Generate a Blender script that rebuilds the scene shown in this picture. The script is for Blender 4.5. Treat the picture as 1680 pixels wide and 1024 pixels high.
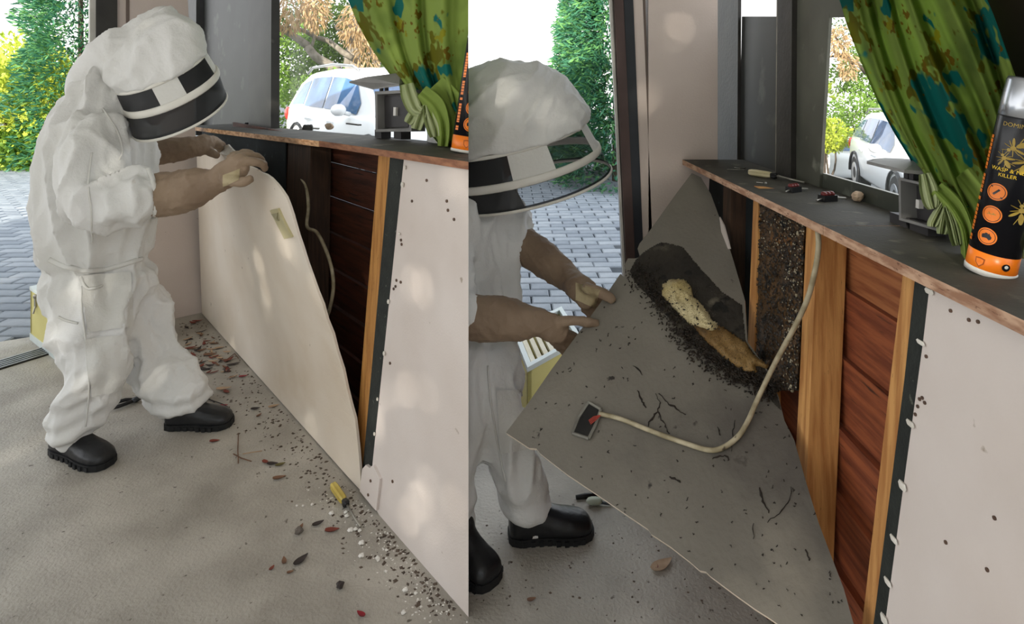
import bpy, bmesh, math, random
from mathutils import Vector, Matrix, noise
from mathutils.bvhtree import BVHTree
random.seed(11)
scn = bpy.context.scene
for _o in list(bpy.data.objects):
    bpy.data.objects.remove(_o, do_unlink=True)
COL = scn.collection
HC = 1.30            # eye height
FPX = 1000.0         # focal length for a frame 1680 wide
CX, CY = 840.0, 130.0  # principal point (level camera with a vertical lens shift)

# ------------------------------------------------------------------ camera, sky, sun
cd = bpy.data.cameras.new('camera')
cd.sensor_width = 36.0
cd.lens = FPX / 1680.0 * 36.0
cd.shift_y = -(512.0 - CY) / 1680.0
cd.clip_start = 0.05
cd.clip_end = 300
cam = bpy.data.objects.new('camera', cd)
COL.objects.link(cam)
cam.location = (0, 0, HC)
cam.rotation_euler = (math.pi / 2, 0, 0)
scn.camera = cam

w = bpy.data.worlds.new('sky')
scn.world = w
w.use_nodes = True
_n = w.node_tree.nodes
_bg = _n['Background']
_tc = _n.new('ShaderNodeTexCoord')
_sx = _n.new('ShaderNodeSeparateXYZ')
_cr = _n.new('ShaderNodeValToRGB')
w.node_tree.links.new(_tc.outputs['Generated'], _sx.inputs[0])
w.node_tree.links.new(_sx.outputs['Z'], _cr.inputs[0])
_cr.color_ramp.elements[0].position = 0.0
_cr.color_ramp.elements[0].color = (1.0, 0.99, 0.97, 1)
_cr.color_ramp.elements[1].position = 0.6
_cr.color_ramp.elements[1].color = (0.84, 0.91, 1.0, 1)
w.node_tree.links.new(_cr.outputs[0], _bg.inputs[0])
_bg.inputs[1].default_value = 1.05

SUN_DIR = Vector((0.30, 1.0, -0.30)).normalized()
sd = bpy.data.lights.new('sun', 'SUN')
sd.energy = 5.0
sd.angle = 0.01
sd.color = (1.0, 0.93, 0.80)
sun = bpy.data.objects.new('sun', sd)
COL.objects.link(sun)
sun.rotation_euler = SUN_DIR.to_track_quat('-Z', 'Y').to_euler()
sun.location = (-3, -8, 6)

vs = scn.view_settings
vs.view_transform = 'Standard'
vs.look = 'None'
vs.exposure = 1.27
vs.gamma = 1
vs.use_curve_mapping = False

# ------------------------------------------------------------------ materials
def srgb(c):
    if isinstance(c, str):
        c = [int(c[i:i + 2], 16) / 255 for i in (0, 2, 4)]
    return tuple(((v / 12.92) if v <= 0.04045 else ((v + 0.055) / 1.055) ** 2.4) for v in c) + (1,)

MC = {}
def mat(name, c1, c2=None, scale=6, rough=0.6, detail=5, bump=0.0, bscale=80, metal=0.0, stretch=(1, 1, 1), rotz=0.0,
        spots=None, spots2=None, lo=0.35, hi=0.65, transl=0.0, spec=0.4, cells=None):
    if name in MC:
        return MC[name]
    m = bpy.data.materials.new(name)
    MC[name] = m
    m.use_nodes = True
    nt = m.node_tree
    N, L = nt.nodes, nt.links
    p = N['Principled BSDF']
    p.inputs['Roughness'].default_value = rough
    p.inputs['Metallic'].default_value = metal
    p.inputs['Specular IOR Level'].default_value = spec
    tc = N.new('ShaderNodeTexCoord')
    m1 = N.new('ShaderNodeMapping'); m1.inputs['Rotation'].default_value = (0, 0, rotz)
    m2 = N.new('ShaderNodeMapping'); m2.inputs['Scale'].default_value = stretch
    L.new(tc.outputs['Object'], m1.inputs[0]); L.new(m1.outputs[0], m2.inputs[0])
    V = m2.outputs[0]
    def noi(s, d=detail):
        n = N.new('ShaderNodeTexNoise'); n.inputs['Scale'].default_value = s; n.inputs['Detail'].default_value = d
        L.new(V, n.inputs['Vector'])
        return n.outputs['Fac']
    def ramp(src, a, b, ca, cb):
        r = N.new('ShaderNodeValToRGB')
        r.color_ramp.elements[0].position = a; r.color_ramp.elements[0].color = ca
        r.color_ramp.elements[1].position = b; r.color_ramp.elements[1].color = cb
        L.new(src, r.inputs[0])
        return r.outputs[0]
    col = None
    if c2 is not None:
        col = ramp(noi(scale), lo, hi, srgb(c1), srgb(c2))
    for sp in (spots, spots2):
        if sp:
            sc_, sscale, th = sp[:3]
            soft = sp[3] if len(sp) > 3 else 0.04
            f = ramp(noi(sscale, 6), th, th + soft, (0, 0, 0, 1), (1, 1, 1, 1))
            mx = N.new('ShaderNodeMix'); mx.data_type = 'RGBA'
            L.new(f, mx.inputs['Factor'])
            if col is None: mx.inputs[6].default_value = srgb(c1)
            else: L.new(col, mx.inputs[6])
            mx.inputs[7].default_value = srgb(sc_)
            col = mx.outputs[2]
    h = None
    if cells:
        vo = N.new('ShaderNodeTexVoronoi'); vo.inputs['Scale'].default_value = cells[0]
        L.new(V, vo.inputs['Vector'])
        f = ramp(vo.outputs['Distance'], cells[2], cells[3], (1, 1, 1, 1), (0, 0, 0, 1))
        mx = N.new('ShaderNodeMix'); mx.data_type = 'RGBA'
        L.new(f, mx.inputs['Factor'])
        if col is None: mx.inputs[6].default_value = srgb(c1)
        else: L.new(col, mx.inputs[6])
        mx.inputs[7].default_value = srgb(cells[1])
        col = mx.outputs[2]
    if col is None: p.inputs['Base Color'].default_value = srgb(c1)
    else: L.new(col, p.inputs['Base Color'])
    if bump:
        b = N.new('ShaderNodeBump'); b.inputs['Strength'].default_value = bump; b.inputs['Distance'].default_value = 0.01
        L.new(noi(bscale), b.inputs['Height']); L.new(b.outputs[0], p.inputs['Normal'])
    if transl:
        t = N.new('ShaderNodeBsdfTranslucent'); ms = N.new('ShaderNodeMixShader'); ms.inputs[0].default_value = transl
        if col is None: t.inputs[0].default_value = srgb(c1)
        else: L.new(col, t.inputs[0])
        L.new(p.outputs[0], ms.inputs[1]); L.new(t.outputs[0], ms.inputs[2])
        L.new(ms.outputs[0], N['Material Output'].inputs[0])
    return m

def see_through(name, c, through, rough=0.3, fres=False, tint=(1, 1, 1, 1), noise_scale=0, thr2=None):
    """A thin sheet that lets part of the light straight through (window glass, veil net)."""
    if name in MC: return MC[name]
    m = bpy.data.materials.new(name); MC[name] = m
    m.use_nodes = True
    N, L = m.node_tree.nodes, m.node_tree.links
    p = N['Principled BSDF']; p.inputs['Base Color'].default_value = srgb(c); p.inputs['Roughness'].default_value = rough
    t = N.new('ShaderNodeBsdfTransparent'); t.inputs[0].default_value = tint
    ms = N.new('ShaderNodeMixShader'); ms.inputs[0].default_value = through
    if noise_scale:
        tc = N.new('ShaderNodeTexCoord'); n = N.new('ShaderNodeTexNoise'); n.inputs['Scale'].default_value = noise_scale; n.inputs['Detail'].default_value = 6
        mr = N.new('ShaderNodeMapRange'); mr.inputs[1].default_value = .35; mr.inputs[2].default_value = .7; mr.inputs[3].default_value = through; mr.inputs[4].default_value = thr2
        L.new(tc.outputs['Object'], n.inputs['Vector']); L.new(n.outputs['Fac'], mr.inputs[0]); L.new(mr.outputs[0], ms.inputs[0])
    L.new(p.outputs[0], ms.inputs[1]); L.new(t.outputs[0], ms.inputs[2])
    L.new(ms.outputs[0], N['Material Output'].inputs[0])
    return m

# ------------------------------------------------------------------ seeing helpers: a pixel of the frame is a line of sight
def ray(px, py): return Vector(((px - CX) / FPX, 1.0, (CY - py) / FPX))
EYE = Vector((0, 0, HC))
def D(px, py, depth): return EYE + ray(px, py) * depth
def Z0(px, py, z=0.0):
    r = ray(px, py)
    return EYE + r * ((z - HC) / r.z)

class Plane:
    def __init__(s, p, u, n):
        s.p, s.u, s.n = Vector(p), Vector(u).normalized(), Vector(n).normalized()
        s.v = s.u.cross(s.n)
        if s.v.z < 0: s.v = -s.v
    def at(s, px, py, off=0.0):
        r = ray(px, py)
        return EYE + r * ((s.p + s.n * off - EYE).dot(s.n) / r.dot(s.n))

# ------------------------------------------------------------------ building helpers
def world_loc(o):
    v = Vector((0, 0, 0))
    while o is not None:
        v += o.location; o = o.parent
    return v

def tag(o, label=None, cat=None, group=None, kind=None):
    if label: o['label'] = label
    if cat: o['category'] = cat
    if group: o['group'] = group
    if kind: o['kind'] = kind
    return o

def empty(name, loc, label=None, cat=None, group=None, kind=None):
    o = bpy.data.objects.new(name, None); COL.objects.link(o); o.location = loc
    o.empty_display_size = 0.05
    return tag(o, label, cat, group, kind)

LEFT_END = 768.6
def clip_left(bm):
    """The left room ends where the view of the right room begins: saw it off there."""
    k = (LEFT_END - CX) / FPX
    g = bm.verts[:] + bm.edges[:] + bm.faces[:]
    r = bmesh.ops.bisect_plane(bm, geom=g, plane_co=(0, 0, 0), plane_no=(1, -k, 0), clear_outer=True, dist=1e-6)
    e = [x for x in r['geom_cut'] if isinstance(x, bmesh.types.BMEdge)]
    if e:
        try: bmesh.ops.holes_fill(bm, edges=e)
        except Exception: pass

def mk(name, verts, faces, m, parent=None, smooth=False, kind=None, clip=False, origin=None, fm=None, fix=True):
    """Verts in world space -> one mesh object, under parent if given."""
    me = bpy.data.meshes.new(name)
    bm = bmesh.new()
    vl = [bm.verts.new(v) for v in verts]
    for i, f in enumerate(faces):
        try:
            bf = bm.faces.new([vl[k] for k in f])
            if fm: bf.material_index = fm[i]
        except ValueError: pass
    if fix: bmesh.ops.recalc_face_normals(bm, faces=bm.faces[:])
    if clip: clip_left(bm)
    base = world_loc(parent) if parent else Vector(origin if origin else (0, 0, 0))
    bmesh.ops.translate(bm, verts=bm.verts[:], vec=-base)
    bm.to_mesh(me); bm.free()
    for mm in (m if isinstance(m, (list, tuple)) else [m]): me.materials.append(mm)
    if smooth:
        for p in me.polygons: p.use_smooth = True
    o = bpy.data.objects.new(name, me); COL.objects.link(o)
    if parent: o.parent = parent
    elif origin: o.location = base
    if kind: o['kind'] = kind
    return o

class G:
    """Collects shapes for one mesh."""
    def __init__(s): s.v, s.f, s.m = [], [], []
    def add(s, v, f, mi=0):
        b = len(s.v); s.v += [Vector(x) for x in v]; s.f += [tuple(b + i for i in q) for q in f]; s.m += [mi] * len(f)
        return s
    def prism(s, pts, vec, mi=0, side=None):
        n = len(pts); vec = Vector(vec)
        v = [Vector(p) for p in pts] + [Vector(p) + vec for p in pts]
        s.add(v, [tuple(range(n)), tuple(range(2 * n - 1, n - 1, -1))], mi)
        b = len(s.v) - 2 * n
        for i in range(n):
            j = (i + 1) % n
            s.f.append((b + i, b + j, b + n + j, b + n + i)); s.m.append(mi if side is None else side)
        return s
    def hexa(s, a, b, mi=0):
        """a, b: two quads of four points."""
        return s.add(list(a) + list(b), [(0, 1, 2, 3), (7, 6, 5, 4), (0, 4, 5, 1), (1, 5, 6, 2), (2, 6, 7, 3), (3, 7, 4, 0)], mi)
    def box(s, c, sx, sy, sz, ax=None, ay=None, az=None, mi=0):
        ax = Vector(ax or (1, 0, 0)) * sx / 2; ay = Vector(ay or (0, 1, 0)) * sy / 2; az = Vector(az or (0, 0, 1)) * sz / 2
        c = Vector(c)
        return s.hexa([c - ax - ay - az, c + ax - ay - az, c + ax + ay - az, c - ax + ay - az],
                      [c - ax - ay + az, c + ax - ay + az, c + ax + ay + az, c - ax + ay + az], mi)
    def rings(s, rs, cap=True, mi=0, closed=True):
        n = len(rs[0]); b = len(s.v)
        for r in rs: s.v += [Vector(x) for x in r]
        for k in range(len(rs) - 1):
            for i in range(n if closed else n - 1):
                j = (i + 1) % n
                s.f.append((b + k * n + i, b + k * n + j, b + (k + 1) * n + j, b + (k + 1) * n + i)); s.m.append(mi)
        if cap and closed:
            s.f.append(tuple(b + i for i in range(n))[::-1]); s.m.append(mi)
            s.f.append(tuple(b + (len(rs) - 1) * n + i for i in range(n))); s.m.append(mi)
        return s
    def tube(s, pts, rad, n=8, ratio=1.0, ref=None, cap=True, mi=0, round_ends=False):
        pts = [Vector(p) for p in pts]
        if not isinstance(rad, (list, tuple)): rad = [rad] * len(pts)
        if round_ends:
            t0 = (pts[0] - pts[1]).normalized(); t1 = (pts[-1] - pts[-2]).normalized()
            r0, r1 = rad[0], rad[-1]
            m0, m1 = (min(r0) if isinstance(r0, tuple) else r0), (min(r1) if isinstance(r1, tuple) else r1)
            pts = [pts[0] + t0 * m0 * .5, pts[0] + t0 * m0 * .3] + pts + [pts[-1] + t1 * m1 * .3, pts[-1] + t1 * m1 * .5]
            sc_ = lambda r_, k_: tuple(x * k_ for x in r_) if isinstance(r_, tuple) else r_ * k_
            rad = [sc_(r0, .35), sc_(r0, .78)] + list(rad) + [sc_(r1, .78), sc_(r1, .35)]
        rs = []
        for k, p in enumerate(pts):
            t = (pts[min(k + 1, len(pts) - 1)] - pts[max(k - 1, 0)]).normalized()
            rf = Vector(ref) if ref is not None else (p - EYE).normalized()
            a = t.cross(rf)
            if a.length < 1e-4: a = t.cross(Vector((0.3, 0.2, 1)))
            a.normalize(); b_ = a.cross(t).normalized()
            rr = rad[k]
            ra, rb = rr if isinstance(rr, tuple) else (rr, rr * ratio)
            rs.append([p + a * ra * math.cos(q) + b_ * rb * math.sin(q) for q in [2 * math.pi * i / n for i in range(n)]])
        return s.rings(rs, cap, mi)
    def ball(s, c, rx, ry=None, rz=None, n=8, k=5, ax=None, ay=None, az=None, mi=0):
        ry = ry or rx; rz = rz or rx
        ax = Vector(ax or (1, 0, 0)); ay = Vector(ay or (0, 1, 0)); az = Vector(az or (0, 0, 1)); c = Vector(c)
        rs = []
        for i in range(1, k + 1):
            ph = math.pi * i / (k + 1)
            rs.append([c + ax * rx * math.sin(ph) * math.cos(2 * math.pi * j / n) + ay * ry * math.sin(ph) * math.sin(2 * math.pi * j / n)
                       + az * rz * math.cos(ph) for j in range(n)])
        return s.rings(rs, True, mi)
    def mk(s, name, m, parent=None, **kw):
        return mk(name, s.v, s.f, m, parent, fm=s.m, **kw)

def spline(pts, k=6):
    """Catmull-Rom through tuples of any length."""
    out = []
    n = len(pts)
    for i in range(n - 1):
        p0, p1, p2, p3 = pts[max(i - 1, 0)], pts[i], pts[i + 1], pts[min(i + 2, n - 1)]
        for j in range(k):
            t = j / k
            out.append(tuple(0.5 * (2 * b + (c - a) * t + (2 * a - 5 * b + 4 * c - d) * t * t + (3 * b - a - 3 * c + d) * t ** 3)
                             for a, b, c, d in zip(p0, p1, p2, p3)))
    out.append(tuple(pts[-1]))
    return out

def chain(g, nodes, n=16, k=5, mi=0):
    """nodes: (px, py, depth, half-width in pixels, thickness ratio) -> a soft limb."""
    sp = spline(nodes, k)
    g.tube([D(a, b, c) for a, b, c, r, q in sp], [(r * c / FPX, r * c / FPX * q) for a, b, c, r, q in sp], n, round_ends=True, mi=mi)

def fuse(name, g, m, parent, voxel=0.011, smooth=6, fold=None, sub=None):
    """One continuous skin over overlapping limbs; fold(p, n) -> offset along the normal."""
    tmp = mk(name + '_raw', g.v, g.f, m)
    md = tmp.modifiers.new('r', 'REMESH'); md.mode = 'VOXEL'; md.voxel_size = voxel
    ms = tmp.modifiers.new('s', 'SMOOTH'); ms.iterations = smooth; ms.factor = 0.5
    dg = bpy.context.evaluated_depsgraph_get()
    me = bpy.data.meshes.new_from_object(tmp.evaluated_get(dg))
    bpy.data.objects.remove(tmp, do_unlink=True)
    if fold:
        nn = [v.normal.copy() for v in me.vertices]
        for v, q in zip(me.vertices, nn): v.co += q * fold(v.co, q)
    base = world_loc(parent)
    me.transform(Matrix.Translation(-base))
    me.name = name
    me.materials.clear(); me.materials.append(m)
    for p in me.polygons: p.use_smooth = True
    o = bpy.data.objects.new(name, me); COL.objects.link(o); o.parent = parent
    return o

D1_ = Vector((.62, .1, .78)).normalized(); D2_ = Vector((-.5, .2, .85)).normalized()
def cloth_fold(big=0.012, small=0.005, f1=5.0, f2=15.0, stretch=Vector((1, 1, 0.55)), seed=0):
    sh = Vector((seed * 7.3, seed * 3.1, 0))
    def f(p, n):
        q = Vector((p.x * stretch.x, p.y * stretch.y, p.z * stretch.z)) + sh
        wv = noise.noise_vector(q * 2.2) * 0.25
        ridge = lambda v: 1 - min(1, abs(v) * 2.3) ** .75
        def dirn(d, fa, fb, s_):      # long creases along d
            t = q.dot(d); e = q - d * t
            return ridge(noise.noise(e * fb + d * (t * fa) + Vector((s_, s_ * 1.7, 0)) + wv * 3.2))
        k1 = max(0, min(1, .5 + 1.6 * noise.noise(q * 3.1 + Vector((4, 9, 2)))))
        a = ridge(noise.noise((q + wv) * f1))
        c = dirn(D1_, f1 * .55, f1 * 2.3, 1.3) * k1 + dirn(D2_, f1 * .5, f1 * 2.0, 7.9) * (1 - k1)
        b = ridge(noise.noise((q + wv * .5) * f2))
        return big * .7 * (a - .66) + big * .95 * (c - .68) + small * (b - .5)
    return f

def bvh_of(objs):
    v, f = [], []
    for o in objs:
        b = len(v); base = world_loc(o)
        v += [x.co + base for x in o.data.vertices]; f += [tuple(b + i for i in p.vertices) for p in o.data.polygons]
    return BVHTree.FromPolygons(v, f)

def drape(g, tree, quad, nu=8, nv=8, lift=0.004, mi=0, thick=0.0):
    """A patch of cloth lying on a body: quad = four pixel corners."""
    b = len(g.v); pts = []
    for j in range(nv + 1):
        for i in range(nu + 1):
            s, t = i / nu, j / nv
            px = (quad[0][0] * (1 - s) + quad[1][0] * s) * (1 - t) + (quad[3][0] * (1 - s) + quad[2][0] * s) * t
            py = (quad[0][1] * (1 - s) + quad[1][1] * s) * (1 - t) + (quad[3][1] * (1 - s) + quad[2][1] * s) * t
            r = ray(px, py).normalized()
            h = tree.ray_cast(EYE, r)
            pts.append((h[0] + h[1] * lift) if h[0] else None)
    idx = {}
    for k, p in enumerate(pts):
        if p is not None: idx[k] = len(g.v); g.v.append(p)
    for j in range(nv):
        for i in range(nu):
            q = [j * (nu + 1) + i, j * (nu + 1) + i + 1, (j + 1) * (nu + 1) + i + 1, (j + 1) * (nu + 1) + i]
            if all(x in idx for x in q):
                P = [g.v[idx[x]] for x in q]
                if max((P[0] - P[2]).length, (P[1] - P[3]).length) < 0.12:
                    g.f.append(tuple(idx[x] for x in q)); g.m.append(mi)

def drape_line(tree, pts, lift=0.003):
    out = []
    for px, py in spline(pts, 6):
        h = tree.ray_cast(EYE, ray(px, py).normalized())
        if h[0]: out.append(h[0] + h[1] * lift)
    return out
# ------------------------------------------------------------------ shared materials
m_conc = mat('concrete', 'b4aea3', '8f897f', 4.5, .55, 9, .35, 110, spots=('756c60', 2.6, .60, .2), spots2=('5f584e', 46, .66, .06), lo=.3, hi=.7)
m_wallp = mat('old_white_paint', 'dcd2cc', 'cfc3bb', 2.5, .5, 6, .08, 200, spots=('a89a8c', 26, .72, .05))
m_pink = mat('pinkish_white_paint', 'd6c9c1', 'c9bab1', 2.0, .55, 6, .1, 150, spots=('9a897a', 30, .73, .04))
m_darkwood = mat('dark_painted_wood', '34322f', '262523', 9, .5, 5, .1)
m_bluedark = mat('blue_black_paint', '2b3038', '22262c', 7, .45)
m_brownpaint = mat('red_brown_paint', '54423f', '473735', 7, .5, spots=('8c5a52', 6, .7, .05))
m_paper = mat('black_building_paper', '2a2e2a', '1f2320', 20, .75, 6, .2, 150, spots=('55584f', 60, .68, .04))
m_black = mat('black_cavity', '14110f', '0d0b0a', 5, .9)
m_sillTop = mat('dusty_sill_paint', '4b483f', '3a3831', 8, .7, 7, .15, 120, spots=('6f6a5c', 18, .6, .12))
_uL = math.degrees(0)
def wood(name, a, b, rotz=0, stretch=(1.2, 14, 14), rough=.65, spots=None, sc=5):
    return mat(name, a, b, sc, rough, 7, .15, 30, stretch=stretch, rotz=rotz, spots=spots, lo=.38, hi=.62)

# ------------------------------------------------------------------ planes of the two rooms
A_ = Z0(331, 513); B_ = Z0(768, 1012)
uL = (B_ - A_).normalized()
nH = Vector((-uL.y, uL.x, 0)); nH = nH if nH.x > 0 else -nH
TL = math.radians(2.5)
nL = (nH * math.cos(TL) + Vector((0, 0, -math.sin(TL)))).normalized()
PL = Plane(A_, uL, nL)
ANG = math.atan2(uL.y, uL.x)
def L3(s, t, off): return PL.p + PL.u * s + PL.v * t + PL.n * off
LEN = (B_ - A_).length

TR = math.radians(3)
nR = Vector((math.cos(TR), 0, -math.sin(TR)))
PR = Plane((.615, 1, 1.0), (0, -1, 0), nR)
def R3(y, z, off):
    return Vector((.615 + (z - 1.0) * math.tan(TR), y, z)) + PR.n * off
def px_prism(pl, pts, off, vec, g=None, mi=0, side=None):
    g = g or G()
    return g.prism([pl.at(x, y, off) for x, y in pts], vec, mi, side)

# ------------------------------------------------------------------ floor, ground, paving
slab = [(-5, 1.3, 0), (-2.53, 3.02, 0), (-2.1, 3.25, 0), (-1.62, 3.52, 0), (-.55, 2.62, 0), (1.0, 2.62, 0), (1.0, -3, 0), (-5, -3, 0)]
G().prism(slab, (0, 0, -.12)).mk('floor', m_conc, kind='structure')
m_ground = mat('driveway_base', '6f7478', '5d6266', 6, .8, 6, .2, 60)
gv, gf = [], []
xs = [-40 + 2 * i for i in range(46)]; ys = [1 + 1.5 * j for j in range(40)]
def ground_z(x, y):
    return -.045 - .12 * min(max(0, x - 1.1), 9) * min(1, max(0, (y - 2.3) / 2)) - (.015 + .035 * min(1, max(0, (x - 1) / 3))) * max(0, y - 8)
for y in ys:
    for x in xs: gv.append((x, y, ground_z(x, y)))
for j in range(len(ys) - 1):
    for i in range(len(xs) - 1):
        gf.append((j * len(xs) + i, j * len(xs) + i + 1, (j + 1) * len(xs) + i + 1, (j + 1) * len(xs) + i))
drv = mk('ground', gv, gf, m_ground, kind='structure')
m_pav = [mat('paver_blue_grey', '868c92', '727980', 9, .75, 6, .2, 90), mat('paver_grey', '90959a', '7b8187', 9, .75, 6, .2, 90),
         mat('paver_dark_grey', '7a8087', '686f77', 9, .75, 6, .2, 90)]
pave = empty('paving', (0, 4, -.045), kind='structure')
def pav_mesh(m):
    g = G(); a, b, c, t = .112, .054, .030, .007
    g.hexa([(-a, -b, -.02), (a, -b, -.02), (a, b, -.02), (-a, b, -.02)], [(-a, -b, c - t), (a, -b, c - t), (a, b, c - t), (-a, b, c - t)])
    g.hexa([(-a, -b, c - t), (a, -b, c - t), (a, b, c - t), (-a, b, c - t)], [(-a + t, -b + t, c), (a - t, -b + t, c), (a - t, b - t, c), (-a + t, b - t, c)])
    o = g.mk('paver', m)
    me = o.data; bpy.data.objects.remove(o); return me
pms = [pav_mesh(m) for m in m_pav]
cand = []
for j in range(90):
    y = 2.72 + j * .115
    for i in range(-60, 12):
        x = i * .231 + (.115 if j % 2 else 0)
        px = CX + FPX * x / y; py = CY + FPX * HC / y
        edge = (y - 3.02) - (x + 2.53) * (.68 if x < -2.53 else .53)
        if x < -1.9 and edge < .09: continue
        if -.14 < (x - 0) and x < .62 and y < 2.70: continue
        if (-60 < px < 175 and 265 < py) or (735 < px < 1030 and 265 < py and x > -.34):
            cand.append((y, x))
cand.sort()
gr = G()
for k, (y, x) in enumerate(cand):
    jx, jy, jz, ja = random.uniform(-.003, .003), random.uniform(-.002, .002), random.uniform(-.0015, .001), random.uniform(-.008, .008)
    if k < 298:
        o = bpy.data.objects.new('paver', random.choice(pms)); COL.objects.link(o); o.parent = pave
        o.location = (x + jx, y + jy - 4, jz); o.rotation_euler = (0, 0, ja)
    else:
        a, b = .110, .052
        gr.hexa([(x - a, y - b, -.06), (x + a, y - b, -.06), (x + a, y + b, -.06), (x - a, y + b, -.06)],
                [(x - a, y - b, -.018 + jz), (x + a, y - b, -.018 + jz), (x + a, y + b, -.018 + jz), (x - a, y + b, -.018 + jz)])
gr.mk('far_pavers', m_pav[0], pave, kind='stuff')

G().hexa([(-5.2, -1.3, 2.55), (1.6, -1.3, 2.55), (1.6, 3.7, 2.55), (-5.2, 3.7, 2.55)], [(-5.2, -1.3, 2.65), (1.6, -1.3, 2.65), (1.6, 3.7, 2.65), (-5.2, 3.7, 2.65)]).mk('ceiling', mat('ceiling_white', 'e9e6e0', 'dedad3', 2, .8), kind='structure')
# drain across the garage mouth of the left room
m_steel = mat('drain_steel', '8f9294', '7d8082', 20, .4, metal=.6)
d0 = Z0(0, 600); dd = (Z0(92, 572) - d0).normalized(); dn = Vector((-dd.y, dd.x, 0))
drain = empty('trim_3', d0, kind='structure')
G().box(d0 + dd * -.2 + Vector((0, 0, .001)), 1.3, .105, .006, ax=dd, ay=dn).mk('drain_channel', m_black, drain)
for k in range(5):
    G().box(d0 + dd * -.2 + dn * (-.044 + .022 * k) + Vector((0, 0, .006)), 1.3, .009, .006, ax=dd, ay=dn).mk('drain_bar', m_steel, drain)

# ------------------------------------------------------------------ LEFT ROOM: wall under the window
wl = empty('wall_left', A_, kind='structure')
m_pineL = wood('pine_stud', 'c08a4a', 'a06c34', 0, (18, 18, 1.2), spots=('4a331d', 30, .66, .06))
m_brownL = wood('old_brown_timber', '4a3527', '35261c', 0, (16, 16, 1.2))
m_sidL = wood('dark_red_siding', '5a3020', '3f2116', -ANG, (1.2, 14, 14), spots=('20130d', 7, .6, .1))
# panel that is still fixed
pan = px_prism(PL, [(662.5, 262), (820, 262), (820, 1075), (622, 845), (618, 838), (611, 762), (632, 558)], 0, PL.n * .010)
pan.mk('fixed_panel', m_wallp, wl, clip=True)
g = G()
px_prism(PL, [(640, 255), (663.5, 255), (633, 558), (612, 790), (594, 780), (614, 558)], .013, PL.n * .003, g)
g.mk('black_paper_strip', m_paper, wl)
px_prism(PL, [(621.5, 250), (641.5, 250), (614.5, 558), (596, 790), (580, 780), (597, 558)], .017, PL.n * .085).mk('stud', m_pineL, wl)
px_prism(PL, [(468, 225), (510, 228), (503, 560), (500, 680), (455, 680), (462, 560)], .030, PL.n * .085).mk('stud', m_brownL, wl)
px_prism(PL, [(331, 214), (469, 226), (462, 620), (340, 520)], .022, PL.n * .004).mk('paper_and_shade_sheet', mat('blue_black_paper_and_shade', '1c2529', '131a1d', 14, .8, spots=('3a4648', 30, .66, .05)), wl)
for k in range(8):
    t0 = .0 + k * .138
    hk = .138 if k < 7 else .092
    j = random.uniform(-.004, .004)
    G().hexa([L3(-.02, t0 + .003, .132), L3(2.06, t0 + .003, .132), L3(2.06, t0 + .003, .150), L3(-.02, t0 + .003, .150)],
             [L3(-.02, t0 + hk, .120 + j), L3(2.06, t0 + hk, .120 + j), L3(2.06, t0 + hk, .138), L3(-.02, t0 + hk, .138)]).mk('plank', m_sidL, wl)
G().hexa([L3(0, 0, .015), L3(2.06, 0, .015), L3(2.06, 0, .12), L3(0, 0, .12)],
         [L3(0, .045, .015), L3(2.06, .045, .015), L3(2.06, .045, .12), L3(0, .045, .12)]).mk('bottom_plate', m_brownL, wl)
# patch piece at the foot of the fixed panel
px_prism(PL, [(594, 770), (600, 763), (606, 768), (612, 763), (623, 786), (617, 838), (612, 833), (590, 806)], -.008, PL.n * .009).mk('patch_panel', m_wallp, wl)
# nail heads, ripped plaster
g = G()
m_nail = mat('rusty_nail', '6b5344', '4d3b30', 30, .6)
for x, y in [(659, 401), (658, 394), (649, 470), (650.5, 460), (657.5, 463), (646, 474), (608, 789), (604, 812), (676, 330), (700, 296), (735, 345), (733, 330), (745, 360), (640, 596), (644, 790)]:
    c = PL.at(x, y, -.001 if y < 760 or x > 625 else -.009); g.tube([c + PL.n * .004, c - PL.n * .002], .0042, 8)
g.mk('nail_heads', m_nail, wl, kind='stuff')
g = G()
for (x, y, r) in [(660, 303, 5), (655, 384, 3), (637, 495, 4), (630, 580, 4), (619, 655, 3), (614, 712, 3), (664, 275, 4)]:
    c = PL.at(x, y, -.004)
    g.ball(c, r * c.y / FPX * .8, r * c.y / FPX * .5, r * c.y / FPX * 1.1, 6, 3, PL.u, PL.n, PL.v)
g.mk('ripped_plaster', mat('plaster_crumb', 'e2ddd4', 'cfc9be', 30, .8), wl, kind='stuff')

# sill of two boards
sill = empty('trim_1', PL.at(310, 206), kind='structure')
m_fasL = wood('raw_sill_edge_pale', 'c9a27c', '99724f', -ANG, (5, 16, 16), spots=('6a4a32', 12, .6, .08))
m_fasL2 = wood('raw_sill_edge_red', '9a6a4c', '7a4f38', -ANG, (4, 16, 16), spots=('5c3a29', 14, .62, .08))
SD = .262
def sill_board(a, b, th, name, mf, clip=False):
    f0, f1 = PL.at(a[0], a[1], -.03), PL.at(b[0], b[1], -.03)
    up = Vector((0, 0, -th))
    g = G(); v = [f0, f1, f1 + nH * SD, f0 + nH * SD]; lo = [q + up for q in v]
    g.add(v + lo, [(0, 1, 2, 3), (7, 6, 5, 4), (0, 4, 5, 1), (1, 5, 6, 2), (2, 6, 7, 3), (3, 7, 4, 0)]); g.m = [0, 0, 1, 1, 0, 1]
    mk(name, g.v, g.f, [m_sillTop, mf], sill, fm=g.m, clip=clip)
sill_board((304, 206.5), (523, 231.5), .021, 'sill_board', m_fasL)
sill_board((523.5, 231), (830, 274), .020, 'sill_board', m_fasL2, True)
zsA = PL.at(304, 206.5, -.03).z; zsB = PL.at(769, 265.5, -.03).z
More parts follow.
